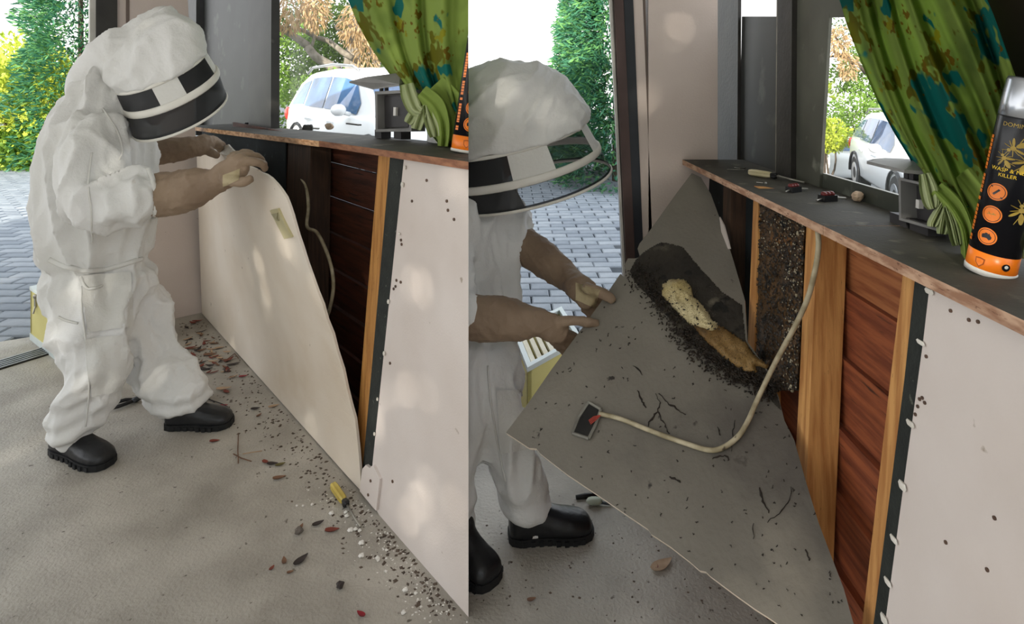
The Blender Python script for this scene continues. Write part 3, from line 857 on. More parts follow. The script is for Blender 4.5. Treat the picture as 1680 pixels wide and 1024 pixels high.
for k in range(2300):
    x, y = rnd.uniform(1240, 1325), rnd.uniform(315, 640)
    h = tr.ray_cast(EYE, ray(x, y).normalized())
    if h[0]:
        if rnd.random() < .80: pb_.append(h[0] - PR.n * .002)
        elif (x > 1285 or y < 420): pw_.append(h[0] - PR.n * .003)
bees('bee_cluster', pb_, m_bee, None, -PR.n)
tag(bpy.data.objects['bee_cluster.001'], 'mass of dark bees covering the brood comb between the studs', 'bees', kind='stuff')
bees('wax_scraps', pw_, mat('pale_wax', 'b5ab92', '8b8068', 40, .5), None, -PR.n, (.0015, .0012, .0024))
tag(bpy.data.objects['wax_scraps'], 'pale flecks of wax on the comb beside the pine stud', 'wax', kind='stuff')
g = G()
for k in range(26):
    y = rnd.uniform(330, 640); x = 1305 + (352 - 330) * 0 - (y - 350) * .035 + rnd.uniform(-4, 10)
    c = PR.at(x, y, .022); r = rnd.uniform(.004, .009)
    g.ball(c, r * .6, r * .6, r * 1.4, 6, 3)
o = g.mk('wax_scraps', MC['pale_wax'], None, origin=tuple(PR.at(1310, 500, .02)), smooth=True)
tag(o, 'crust of white wax lumps along the left side of the pine stud', 'wax', kind='stuff')

# cream cable from the sill down to the board
bp = lambda x, y, l: on_pb(x, y, l)
cable('electric_cable', [PR.at(1340, 366, .0), PR.at(1343, 400, -.012), PR.at(1338, 440, -.014), PR.at(1325, 490, -.016), PR.at(1304, 536, -.022), PR.at(1282, 576, -.03), PR.at(1262, 615, -.05).lerp(bp(1262, 615, .03), .5), bp(1243, 655, .02), bp(1225, 695, .010), bp(1205, 722, .008), bp(1170, 739, .008), bp(1120, 726, .008), bp(1065, 706, .008), bp(1020, 688, .008), bp(984, 679, .008)],
      .0052, m_cab, 'cream cable from behind the sill across to the hole in the grey board', 'cable')

# ------------------------------------------------------------------ curtains
def cur_mat():
    m = bpy.data.materials.new('green_patterned_curtain'); MC['cur'] = m; m.use_nodes = True
    N, L = m.node_tree.nodes, m.node_tree.links
    p = N['Principled BSDF']; p.inputs['Roughness'].default_value = .85; p.inputs['Specular IOR Level'].default_value = .1
    uv = N.new('ShaderNodeUVMap')
    mp = N.new('ShaderNodeMapping'); mp.inputs['Scale'].default_value = (1, 1, 1); L.new(uv.outputs[0], mp.inputs[0])
    def patches(sx, sy, th, soft=.02, off=0):
        k = N.new('ShaderNodeMapping'); k.inputs['Scale'].default_value = (sx, sy, 1); k.inputs['Location'].default_value = (off, off * .7, 0); L.new(mp.outputs[0], k.inputs[0])
        b = N.new('ShaderNodeTexNoise'); b.inputs['Scale'].default_value = 1.0; b.inputs['Detail'].default_value = 3.0; b.inputs['Roughness'].default_value = .7
        L.new(k.outputs[0], b.inputs['Vector'])
        r = N.new('ShaderNodeValToRGB'); r.color_ramp.elements[0].position = th; r.color_ramp.elements[1].position = th + soft
        L.new(b.outputs['Fac'], r.inputs[0]); return r.outputs[0]
    def over(base, fac, c):
        x = N.new('ShaderNodeMix'); x.data_type = 'RGBA'; L.new(fac, x.inputs['Factor'])
        if isinstance(base, str): x.inputs[6].default_value = srgb(base)
        else: L.new(base, x.inputs[6])
        x.inputs[7].default_value = srgb(c); return x.outputs[2]
    c = over('8fa552', patches(2, 2.2, .5, .15), '6f8640')
    c = over(c, patches(3.2, 4.4, .58, .02, 3.1), '6b6a1e')
    c = over(c, patches(5, 7, .64, .02, 9.3), '93922a')
    c = over(c, patches(2.4, 2.8, .555, .02, 5.7), '1c6f66')
    c = over(c, patches(6, 8, .62, .02, 1.7), '75601f')
    L.new(c, p.inputs['Base Color'])
    t = N.new('ShaderNodeBsdfTranslucent'); L.new(c, t.inputs[0]); ms = N.new('ShaderNodeMixShader'); ms.inputs[0].default_value = .22
    L.new(p.outputs[0], ms.inputs[1]); L.new(t.outputs[0], ms.inputs[2]); L.new(ms.outputs[0], N['Material Output'].inputs[0])
    return m
m_cur = cur_mat()
m_lin = mat('pale_green_lining', 'b9c294', 'a3b07a', 6, .85, transl=.15)

def curtain(name, plane, off, rows, folds, label, clip=False, amp=.028, seed=0, fold_w=1.0):
    """rows: (y, left x, right x) in pixels from top to the gather."""
    root = empty(name, plane.at((rows[-1][1] + rows[-1][2]) / 2, rows[-1][0], off), label, 'curtain')
    sp = spline(rows, 7); nu = 90
    v, f, uvs = [], [], []
    for j, (y, a, b) in enumerate(sp):
        tt = j / (len(sp) - 1)
        for i in range(nu + 1):
            u = i / nu
            uu = u + .03 * math.sin(tt * 3 + u * 9 + seed)
            ph = 2 * math.pi * folds * uu + seed
            squash = .55 + .45 * min(1, (b - a) / (rows[0][2] - rows[0][1]))
            dz = amp * (math.sin(ph) + .35 * math.sin(2.3 * ph + 1.3 + tt * 2)) * (1.25 - .25 * squash) + .012 * noise.noise(Vector((u * 5, tt * 4, seed)))
            x = a + (b - a) * u + 5 * math.sin(tt * 5 + u * 6) * min(1, u * 6) * min(1, (1 - u) * 6)
            sag = 16 * math.sin(math.pi * u) * tt
            v.append(plane.at(x, y + sag * .4, off + dz)); uvs.append((u * 1.5 * fold_w, tt * 1.3))
    for j in range(len(sp) - 1):
        for i in range(nu): f.append((j * (nu + 1) + i, j * (nu + 1) + i + 1, (j + 1) * (nu + 1) + i + 1, (j + 1) * (nu + 1) + i))
    me = bpy.data.meshes.new('cloth'); bm = bmesh.new(); uvl = bm.loops.layers.uv.new('UVMap')
    vl = [bm.verts.new(p) for p in v]
    for q in f:
        fc = bm.faces.new([vl[k] for k in q])
        for lp, k in zip(fc.loops, q): lp[uvl].uv = uvs[k]
    if clip: clip_left(bm)
    bmesh.ops.solidify(bm, geom=bm.faces[:], thickness=.0015)
    bmesh.ops.translate(bm, verts=bm.verts[:], vec=-root.location)
    bm.to_mesh(me); bm.free()
    for p in me.polygons: p.use_smooth = True
    me.materials.append(m_cur)
    o = bpy.data.objects.new('cloth', me); COL.objects.link(o); o.parent = root
    return root
def tail(root, plane, off, pts, m, name='hem', clip=False, pleats=2.0, amp=.008):
    """A hanging end of cloth: pts (x, y, half-width px)."""
    sp = spline(pts, 6); nu = 14; g = G(); v = []
    for j, (x, y, hw) in enumerate(sp):
        x2, y2 = sp[min(j + 1, len(sp) - 1)][:2]; x1, y1 = sp[max(j - 1, 0)][:2]
        d = Vector((x2 - x1, y2 - y1)).normalized(); nn = Vector((d.y, -d.x))
        for i in range(nu + 1):
            u = i / nu - .5
            v.append(plane.at(x + nn.x * hw * 2 * u, y + nn.y * hw * 2 * u, off + amp * math.sin(u * 2 * math.pi * pleats) + .25 * amp * j / len(sp)))
    f = [(j * (nu + 1) + i, j * (nu + 1) + i + 1, (j + 1) * (nu + 1) + i + 1, (j + 1) * (nu + 1) + i) for j in range(len(sp) - 1) for i in range(nu)]
    n0 = len(v); v2 = v + [p + plane.n * .003 for p in v]
    f2 = f + [tuple(n0 + k for k in q[::-1]) for q in f]
    o = mk(name, v2, f2, m, root, smooth=True, clip=clip, fix=False)
    return o
c1 = curtain('curtain', PL, .185, [(-330, 470, 900), (-200, 500, 880), (-90, 530, 860), (-40, 549, 850), (0, 571, 838), (40, 588, 826), (80, 610, 812), (115, 634, 800), (145, 658, 790), (170, 678, 782), (190, 690, 790), (215, 703, 800), (240, 722, 806)], 4.2, 'green patterned curtain tied back over the left window, above the grey meter box', True, .020, 1)
tail(c1, PL, .125, [(666, 138, 11), (671, 158, 13), (680, 178, 12), (690, 184, 8)], m_lin, 'lining_loop')
tail(c1, PL, .14, [(690, 164, 5), (680, 182, 7), (672, 196, 8), (668, 202, 6)], m_lin, 'hem', pleats=1.5)
tail(c1, PL, .135, [(700, 170, 6), (690, 188, 9), (684, 205, 9), (682, 212, 8)], m_lin, 'hem', pleats=1.5)
tail(c1, PL, .13, [(700, 172, 6), (705, 190, 11), (712, 210, 13), (715, 224, 10)], m_lin, 'hem', pleats=2.5)
tail(c1, PL, .125, [(690, 152, 14), (712, 172, 16), (724, 196, 12), (727, 220, 10), (726, 240, 8)], m_cur, 'hem', pleats=1.5)
tail(c1, PL, .16, [(712, 140, 20), (738, 170, 22), (746, 200, 18), (744, 232, 14)], m_cur, 'hem', pleats=1.5, clip=True)
c2 = curtain('curtain', PR, .125, [(-560, 1270, 1500), (-300, 1300, 1530), (-90, 1342, 1580), (-40, 1359, 1600), (0, 1377, 1620), (40, 1389, 1636), (85, 1406, 1652), (130, 1424, 1668), (175, 1444, 1684), (220, 1468, 1694), (260, 1492, 1700), (300, 1515, 1700), (335, 1538, 1692)], 4.6, 'green patterned curtain tied back over the right window, behind the spray can', False, .026, 2.2)
tail(c2, PR, .095, [(1516, 285, 9), (1522, 310, 14), (1527, 332, 13), (1530, 342, 8)], m_lin, 'lining_loop')
tail(c2, PR, .1, [(1548, 330, 4), (1538, 350, 8), (1530, 366, 9), (1529, 372, 7)], m_lin, 'hem', pleats=1.5)
tail(c2, PR, .1, [(1552, 338, 5), (1548, 358, 9), (1545, 376, 9), (1544, 384, 7)], m_lin, 'hem', pleats=1.5)
tail(c2, PR, .095, [(1552, 338, 5), (1562, 364, 10), (1568, 388, 11), (1571, 402, 9)], m_lin, 'hem', pleats=2.5)
tail(c2, PR, .095, [(1535, 310, 14), (1562, 338, 16), (1580, 370, 13), (1586, 402, 11), (1586, 428, 9)], m_cur, 'hem', pleats=1.5)
tail(c2, PR, .115, [(1570, 290, 26), (1600, 330, 28), (1620, 370, 28), (1630, 405, 26)], m_cur, 'hem', pleats=2)
tail(c2, PR, .12, [(1680, 360, 16), (1683, 400, 18), (1684, 424, 16)], m_lin, 'hem', pleats=2)

# ------------------------------------------------------------------ meter box with its lid up
m_gbox = mat('grey_box_paint', '8b8a88', '787775', 10, .5)
m_gdk = mat('dark_box_inside', '3e3c3d', '312f31', 10, .5)
def meter_box(plane, off, outer, inner, panel, clip_px, lid, feet, label, lid_up):
    base = plane.at((outer[2][0] + outer[3][0]) / 2, outer[2][1], off)
    root = empty('meter_box', base, label, 'box')
    g = G(); th = plane.n * .055; n = 4
    o_ = [plane.at(x, y, off) for x, y in outer]; i_ = [plane.at(x, y, off) for x, y in inner]
    ob = [p + th for p in o_]; ib = [p + plane.n * .045 for p in i_]
    for k in range(4):
        j = (k + 1) % 4
        g.add([o_[k], o_[j], i_[j], i_[k], ob[k], ob[j], ib[j], ib[k]], [(0, 1, 2, 3), (0, 4, 5, 1), (3, 2, 6, 7)])
    g.add(ob, [(0, 1, 2, 3)]); g.add(ib, [(3, 2, 1, 0)])
    g.mk('case', m_gbox, root)
    G().prism([plane.at(x, y, off + .030) for x, y in panel], plane.n * .014).mk('inner_panel', m_gdk, root)
    x, y = clip_px
    c = plane.at(x, y, off + .028); k = c.y / FPX
    G().box(c, 4 * k * 2, .014, 7 * k * 2, ax=plane.u, ay=plane.n, az=plane.v).mk('white_clip', mat('white_plastic', 'e6e4df', 'd8d5cf', 12, .35), root)
    l3 = [plane.at(x, y, off + d) for x, y, d in lid]
    G().prism(l3, Vector((0, 0, .006))).mk('lid', m_gbox, root)
    for x, y in lid_up: G().box(plane.at(x, y, off + .012), .012, .012, .024, ax=plane.u, ay=plane.n).mk('hinge', m_gdk, root)
    for x, y in feet:
        c = plane.at(x, y, off + .03); G().box(c, .05, .04, .03, ax=plane.u, ay=plane.n).mk('foot', m_gdk, root)
    return root
meter_box(PL, .15, [(615, 150), (677, 147), (675, 216), (616, 216.5)], [(618.5, 155), (673, 152), (671, 211), (619.5, 212)], [(631, 158), (672, 156), (670, 208), (628, 209.5)], (650, 183),
          [(573, 136, -.05), (600, 129, -.03), (657, 122, .05), (668, 135, .06), (655, 141, .0), (612, 147, -.02)], [(628, 220), (660, 221)], 'grey meter box with a raised lid below the tied curtain, left window', [(626, 148), (634, 147)])
meter_box(PR, .115, [(1474, 291), (1540, 306), (1541, 380), (1475, 361)], [(1477.5, 296), (1536, 309), (1537, 374), (1478.5, 358)], [(1493, 303), (1536, 312), (1537, 370), (1492, 356)], (1511, 335),
          [(1422, 269, -.03), (1432, 266, -.01), (1452, 264, .03), (1480, 265, .05), (1507, 267, .06), (1516, 287, .0), (1484, 284, -.03), (1450, 276, -.04)], [(1490, 366), (1525, 378)], 'grey meter box with a raised lid below the tied curtain, right window', [(1491, 287), (1500, 289)])

# ------------------------------------------------------------------ spray cans
m_canblk = mat('black_can_print', '16161a', '121216', 5, .25)
m_canor = mat('orange_can_print', 'f0801f', 'e87612', 6, .3)
m_canmet = mat('bare_tin', 'b8bbc0', 'a4a8ae', 12, .22, metal=.85)
m_canrim = mat('white_rim', 'e4e2dc', 'd4d2cc', 12, .3)
m_cangold = mat('gold_print', 'b99a3c', '8d7630', 40, .4)
m_canyel = mat('yellow_print', 'f0c92a', 'e4bb1e', 10, .4)
def can_text(body, size):
    cu = bpy.data.curves.new('t', 'FONT'); cu.body = body; cu.size = size; cu.align_x = 'CENTER'; cu.align_y = 'CENTER'; cu.resolution_u = 3
    o = bpy.data.objects.new('t', cu); COL.objects.link(o)
    dg = bpy.context.evaluated_depsgraph_get(); me = bpy.data.meshes.new_from_object(o.evaluated_get(dg))
    v = [x.co.copy() for x in me.vertices]; f = [tuple(p.vertices) for p in me.polygons]
    bpy.data.objects.remove(o, do_unlink=True); bpy.data.meshes.remove(me)
    return v, f
def spray_can(base, axis, r, h, label, phi0, clip=False):
    axis = Vector(axis).normalized()
    root = empty('spray_can', base, label, 'can')
    front = (EYE - base); front = (front - axis * front.dot(axis)).normalized()
    side = axis.cross(front).normalized()      # to the viewer's right
    if side.x < 0: side = -side
    def S(phi, t, lift=0.0): return base + axis * t + (front * math.cos(phi) + side * math.sin(phi)) * (r + lift)
    def lathe(name, prof, m, par=root):
        g = G(); n = 40
        g.rings([[base + axis * t + (front * math.cos(2 * math.pi * i / n) + side * math.sin(2 * math.pi * i / n)) * rr for i in range(n)] for rr, t in prof], True)
        return g.mk(name, m, par, smooth=True, clip=clip)
    lathe('rim', [(r * .9, 0), (r * 1.02, .0), (r * 1.03, .006), (r, .008)], m_canrim)
    lathe('orange_band', [(r * .98, .007), (r, .008), (r, h * .115), (r * .98, h * .116)], m_canor)
    body = lathe('can_body', [(r * .97, h * .114), (r, h * .115), (r, h * .80), (r * .97, h * .81)], m_canblk)
    cap = lathe('cap', [(r * .95, h * .805), (r * 1.0, h * .81), (r * .99, h * .87), (r * .95, h * .985), (r * .90, h), (r * .1, h * 1.0)], m_canmet)
    def decal(name, v, f, m, phi, t, rot=0.0, par=body, lift=.0006):
        vv = []
        for p in v:
            x, y = p[0], p[1]
            if rot: x, y = x * math.cos(rot) - y * math.sin(rot), x * math.sin(rot) + y * math.cos(rot)
            vv.append(S(phi + x / r, t + y, lift))
        return mk(name, vv, f, m, par, clip=clip, fix=False)
    def disc(name, rad, m, phi, t, lift=.0005, inner=0.0, n=28, pts=None):
        if pts: return decal(name, pts, [tuple(range(len(pts)))], m, phi, t, lift=lift)
        v, f = [], []
        rings_ = [rad * k / 3 for k in (3, 2, 1)] if not inner else [rad, inner]
        for rr in rings_: v += [(rr * math.cos(2 * math.pi * i / n), rr * math.sin(2 * math.pi * i / n)) for i in range(n)]
        for k in range(len(rings_) - 1):
            for i in range(n): f.append((k * n + i, k * n + (i + 1) % n, (k + 1) * n + (i + 1) % n, (k + 1) * n + i))
        if not inner: f.append(tuple((len(rings_) - 1) * n + i for i in range(n)))
        return decal(name, v, f, m, phi, t, lift=lift)
    R_ = r * .40
    for k, t in enumerate((.20, .315, .43)):
        disc('orange_emblem', R_, m_canor, phi0, t * h)
        disc('emblem_ring', R_ * .86, m_canblk, phi0, t * h, .0008, R_ * .80)
    # map silhouette, small insect, crossed-out sign
    k = R_ * .55
    disc('map_mark', 0, m_canblk, phi0, .20 * h, .0010, pts=[(x * k, y * k) for x, y in [(-.9, -.1), (-.85, .3), (-.45, .5), (-.2, .75), (.15, .7), (.2, .45), (.4, .8), (.55, .45), (.9, .0), (.85, -.4), (.5, -.7), (.1, -.35), (-.4, -.4), (-.75, -.5)]])
    for a, b in (((-.8, -.05), (.8, .1)), ((-.3, .05), (-.55, .4)), ((.2, .05), (.45, .4))):
        d = Vector((b[0] - a[0], b[1] - a[1])).normalized(); nn = Vector((-d.y, d.x)) * .07
        disc('insect_mark', 0, m_cangold, phi0, .315 * h, .0010, pts=[((a[0] + nn.x) * k, (a[1] + nn.y) * k), ((b[0] + nn.x) * k, (b[1] + nn.y) * k), ((b[0] - nn.x) * k, (b[1] - nn.y) * k), ((a[0] - nn.x) * k, (a[1] - nn.y) * k)])
    for a, b, w_ in (((-1.2, 1.2), (1.2, -1.2), .1), ((-.5, -.6), (.5, .6), .2)):
        d = Vector((b[0] - a[0], b[1] - a[1])).normalized(); nn = Vector((-d.y, d.x)) * w_
        disc('cross_mark', 0, m_canblk, phi0, .43 * h, .0010, pts=[((a[0] + nn.x) * k, (a[1] + nn.y) * k), ((b[0] + nn.x) * k, (b[1] + nn.y) * k), ((b[0] - nn.x) * k, (b[1] - nn.y) * k), ((a[0] - nn.x) * k, (a[1] - nn.y) * k)])
    def wasp(phi, t, s, rot):
        g = G()
        def el(cx, cy, a, b, ang=0, n=12):
            pts = [(cx + a * math.cos(q) * math.cos(ang) - b * math.sin(q) * math.sin(ang), cy + a * math.cos(q) * math.sin(ang) + b * math.sin(q) * math.cos(ang)) for q in [2 * math.pi * i / n for i in range(n)]]
            g.add([(x * s, y * s, 0) for x, y in pts], [tuple(range(n))])
        el(0, -.75, .26, .55); el(0, .08, .26, .26); el(0, .5, .2, .17)
        for sx in (-1, 1):
            el(sx * .55, -.25, .5, .13, sx * -.5)
            el(sx * .45, .35, .45, .04, sx * .5); el(sx * .5, .05, .42, .04, sx * -.15); el(sx * .4, -.9, .42, .04, sx * -1.0); el(sx * .18, .85, .3, .03, sx * 1.1)
        decal('wasp_picture', g.v, g.f, m_cangold, phi, t, rot)
    wasp(phi0 + 1.05, .36 * h, r * .50, .15)
    wasp(phi0 + .28, .66 * h, r * .42, 2.2); wasp(phi0 + .80, .60 * h, r * .46, -.2); wasp(phi0 + .02, .60 * h, r * .36, .6)
    for s_, m_, ph, t, sz, rot in (('WASP & NEST', m_canyel, phi0 + .34, .545 * h, r * .25, 0), ('KILLER', m_canyel, phi0 + .26, .518 * h, r * .23, 0), ('DOMINION', m_cangold, phi0 + .36, .768 * h, r * .27, 0)):
        v, f = can_text(s_, sz); decal('lettering', v, f, m_, ph, t, rot)
    g = G(); rr = random.Random(3); t = .15
    while t < .70:
        l = rr.uniform(.014, .024)
        if rr.random() > .12: g.add([((x - .5) * r * .26, (t + l * y) * h, 0) for x, y in ((0, 0), (1, 0), (1, .8), (0, .8))], [(0, 1, 2, 3)])
        t += l
    decal('side_print', g.v, g.f, m_canor, phi0 - .86, 0)['kind'] = 'stuff'
    for ph, t in ((phi0 - .05, .062 * h),):
        disc('shield_mark', 0, mat('dark_orange_print', '9c4c10'), ph, t, .0006, pts=[(x * r * .2, y * r * .2) for x, y in [(-1, 1), (0, 1.2), (1, 1), (.9, -.2), (0, -1.2), (-.9, -.2)]])
        disc('shield_inner', 0, m_canor, ph, t, .0009, pts=[(x * r * .15, y * r * .15) for x, y in [(-1, 1), (0, 1.2), (1, 1), (.9, -.2), (0, -1.2), (-.9, -.2)]])
    disc('tidy_mark', r * .17, m_canblk, phi0 + .95, .068 * h, .0006); disc('tidy_mark_inner', r * .08, m_canrim, phi0 + .95, .071 * h, .0009)
    return root
bR = sillR(1624, 446); 
spray_can(bR, D(1698, 118, bR.y - .04) - bR, .0305, .285, 'black and orange insect spray can with three orange emblems on the right sill', -.40)
bL = sillL(768, 250)
spray_can(bL, D(806, -10, bL.y + .03) - bL, .050, .40, 'orange and black spray can cut off by the end of the left sill', -.10, clip=True)

# ------------------------------------------------------------------ small things on the sills
m_red = mat('dark_red_plastic', '6e2422', '54191a', 20, .35)
m_blk = mat('black_plastic', '1c1b1c', '141314', 20, .4)
m_pin = mat('steel_pin', 'b0aca2', '8d8a82', 20, .35, metal=.7)
def connector(p, ang, s, label, m_top):
    root = empty('cable_connector', p, label, 'connector', 'cable connectors on the sills')
    ax = Vector((math.cos(ang), math.sin(ang), 0)); ay = Vector((-ax.y, ax.x, 0))
    G().box(p + Vector((0, 0, .006 * s)), .030 * s, .018 * s, .012 * s, ax=ax, ay=ay).mk('body', m_blk, root)
    g = G()
    for k in (-.8, 0, .8): g.ball(p + ax * k * .011 * s + Vector((0, 0, .014 * s)), .006 * s, .008 * s, .005 * s, 8, 4)
    g.mk('screw_block', m_top, root, smooth=True)
    for k in (-.5, .5): G().tube([p + ax * .013 * s + ay * k * .012 * s + Vector((0, 0, .007 * s)), p + ax * .034 * s + ay * k * .018 * s + Vector((0, 0, .005 * s))], .0022 * s, 6).mk('pin', m_pin, root)
    g = G(); g.tube([p - ax * .012 * s + Vector((0, 0, .006 * s)), p - ax * .026 * s + Vector((0, 0, .003 * s))], .0016 * s, 6)
    g.mk('pin', m_pin, root)
connector(sillL(448, 207.5), .1, 1.5, 'black connector with a steel pin on the left sill, under the window post', m_blk)
connector(sillL(406, 206.5), .6, 1.1, 'small dark connector at the far end of the left sill', m_blk)
connector(sillL(505, 214), .2, 1.6, 'black connector with pins in the middle of the left sill', m_blk)
connector(sillR(1302, 315), .5, 1.15, 'red and black connector on the right sill nearer the white screwdriver', m_red)
connector(sillR(1358, 330), .3, 1.2, 'red and black connector on the right sill nearer the white stone', m_red)
def pebble(p, r, label, m, name='plaster_lump', cat='lump', group=None, sq=.8):
    g = G(); rs_ = []
    n = 9
    for i in range(1, 6):
        ph = math.pi * i / 6
        rs_.append([p + Vector((math.sin(ph) * math.cos(2 * math.pi * j / n), math.sin(ph) * math.sin(2 * math.pi * j / n), .0)) * r * (1 + .25 * math.sin(j * 2.1 + i + r * 900)) + Vector((0, 0, r * sq * (1 - math.cos(ph)) if i < 99 else 0)) for j in range(n)])
    o = g.rings(rs_).mk(name, m, None, origin=tuple(p), smooth=False)
    return tag(o, label, cat, group)
m_chip = mat('white_plaster', 'e8e5df', 'd6d1c8', 30, .8)
m_chip2 = mat('cream_plaster', 'd0b89f', 'b79c80', 30, .8)
pebble(sillL(540, 213.5), .020, 'rounded cream lump beside the black connector on the left sill', m_chip2, 'stone', 'stone', sq=.9)
pebble(sillR(1407, 331), .0125, 'rounded whitish stone against the window on the right sill', m_chip2, 'stone', 'stone', sq=1.0)
def screwdriver(p0, p1, hl, r, m_h, m_c, label, lift=0.0):
    root = empty('screwdriver', p0, label, 'screwdriver')
    d = (p1 - p0).normalized(); up = Vector((0, 0, 1)); z = up * (r + lift)
    g = G(); n = 12; L_ = hl
    def ring(t, rr): 
        s = d.cross(up).normalized()
        return [p0 + z + d * t + (s * math.cos(2 * math.pi * i / n) + up * math.sin(2 * math.pi * i / n)) * rr * (1.0 if i % 3 else .82) for i in range(n)]
    g.rings([ring(0, r * .6), ring(L_ * .04, r * .9), ring(L_ * .2, r), ring(L_ * .7, r * .95), ring(L_ * .84, r * .75)]).mk('handle', m_h, root, smooth=False)
    g = G(); g.rings([ring(L_ * .82, r * .78), ring(L_ * .88, r * .85), ring(L_ * .97, r * .9), ring(L_ * 1.02, r * .5)]).mk('collar', m_c, root)
    sh = G(); e = p1 + up * (r * .35 + lift)
    sh.tube([p0 + z + d * L_ * 1.0, e], .0032, 8).mk('shaft', m_pin, root, smooth=True)
screwdriver(sillR(1229, 288), sillR(1320, 302), .088, .0105, mat('ivory_handle', 'd9cfb0', 'c2b68f', 9, .35), m_blk, 'ivory handled screwdriver lying at the far end of the right sill')
m_yel = mat('yellow_clear_handle', 'd8c36a', 'b9a14a', 9, .25)
screwdriver(Z0(546, 802), Z0(591, 867), .115, .013, m_yel, m_blk, 'yellow handled screwdriver lying on the concrete beside the cream board')
o = G().tube([sillR(1205, 276, .002), sillR(1214, 277.5, .002), sillR(1223, 276, .002)], .0015, 6).tube([sillR(1193, 279, .002), sillR(1221, 279.5, .002)], .0012, 6).mk('wire_scrap', m_pin, None, origin=tuple(sillR(1205, 276)))
tag(o, 'thin wire scrap on the far end of the right sill', 'wire')
o = G().tube([sillR(1241, 300, .0015), sillR(1252, 301, .0015)], .0013, 6).ball(sillR(1256, 303, .004), .004, n=6, k=3).mk('screw', m_pin, None, origin=tuple(sillR(1250, 301)))
tag(o, 'small screw on the right sill in front of the ivory screwdriver', 'screw')
o = G().box(sillL(580, 205, .004), .16, .02, .008, ax=uL, ay=nH).mk('dark_batten_scrap', m_blk, None, origin=tuple(sillL(580, 205)))
tag(o, 'flat black strip lying at the back of the left sill', 'strip')

# ------------------------------------------------------------------ hive boxes
m_hive = mat('pale_yellow_hive_paint', 'd9cf86', 'c9be72', 3, .5)
m_hivew = mat('pale_blue_white_paint', 'd6dedd', 'c3cccb', 4, .5)
m_hin = mat('dark_hive_inside', '4a4038', '352d27', 8, .8)
def hive(c, d1, l1, d2, l2, h, label, latch=False):
    d1 = Vector(d1).normalized(); d2 = Vector(d2).normalized(); up = Vector((0, 0, 1)); c = Vector(c)
    root = empty('hive_box', c + d1 * l1 / 2 + d2 * l2 / 2, label, 'box')
    t = .022
    def wall(a, b, inn, name):
        G().hexa([a + up * .03, b + up * .03, b + inn * t + up * .03, a + inn * t + up * .03], [a + up * (h - .018), b + up * (h - .018), b + inn * t + up * (h - .018), a + inn * t + up * (h - .018)]).mk(name, m_hive, root)
    c00, c10, c11, c01 = c, c + d1 * l1, c + d1 * l1 + d2 * l2, c + d2 * l2
    wall(c00, c10, d2, 'side_board'); wall(c10, c11, -d1, 'side_board'); wall(c11, c01, -d2, 'side_board'); wall(c01, c00, d1, 'side_board')
    def ring_frame(z0, z1, o, w_, name, m):
        e1, e2 = d1 * o, d2 * o
        q = [c00 - e1 - e2, c10 + e1 - e2, c11 + e1 + e2, c01 - e1 + e2]; i1, i2 = d1 * w_, d2 * w_
        q2 = [q[0] + i1 + i2, q[1] - i1 + i2, q[2] - i1 - i2, q[3] + i1 - i2]
        g = G()
        for k in range(4):
            j = (k + 1) % 4
            g.hexa([q[k] + up * z0, q[j] + up * z0, q2[j] + up * z0, q2[k] + up * z0], [q[k] + up * z1, q[j] + up * z1, q2[j] + up * z1, q2[k] + up * z1])
        g.mk(name, m, root)
    ring_frame(h - .018, h, .003, .026, 'top_rim', m_hivew)
    ring_frame(.0, .032, .003, .03, 'base_rim', m_hivew)
    G().prism([c00 + (d1 + d2) * .02 + up * .05, c10 + (-d1 + d2) * .02 + up * .05, c11 - (d1 + d2) * .02 + up * .05, c01 + (d1 - d2) * .02 + up * .05], up * .01).mk('floor_board', m_hin, root)
    for k in range(4):
        a = c00 + d1 * (.035 + k * .04) + d2 * .03 + up * (h - .03)
        G().hexa([a, a + d1 * .025, a + d1 * .025 + d2 * (l2 - .06), a + d2 * (l2 - .06)], [x + up * .012 for x in (a, a + d1 * .025, a + d1 * .025 + d2 * (l2 - .06), a + d2 * (l2 - .06))]).mk('frame_bar', mat('pale_frame_wood', 'e0d9c6', 'cfc6ae', 9, .6), root)
    if latch:
        a = c00 + d1 * .09 - d2 * .004 + up * (h * .78)
        lt = G().box(a, .02, .006, .045, ax=d1, ay=d2).ball(a + up * .028, .012, .008, .012, 8, 4).tube([a - up * .02, a - up * .05 - d2 * .012 + d1 * .012], .004, 6)
        lt.mk('latch', m_pin, root)
        a2 = a + d1 * .20 - up * .12
        G().box(a2, .012, .006, .05, ax=d1, ay=d2).mk('latch', m_pin, root)
hl = Z0(50, 557); hr = Z0(96, 594)
hive(hl, hr - hl, .50, Vector((.55, .83, 0)), .17, .265, 'pale yellow hive box with a latch behind the beekeeper on the left', True)
hive((.058, 2.235, -.0), (.66, .75, 0), .34, (-.16, .985, 0), .34, .245, 'pale yellow open hive box behind the gloves of the right beekeeper')
# ------------------------------------------------------------------ outdoors: added sun blockers out of view, plants, cars
wbk = empty('sun_blocker', (0, -8, 0), kind='structure')
G().box((-4, -8, 1.45), 30, .3, 2.95).mk('sun_block_wall', mat('sun_block_wall', 'b9b2a8', 'a59e94', 2, .8), wbk)  # unseen wall added to keep the sun off the rooms

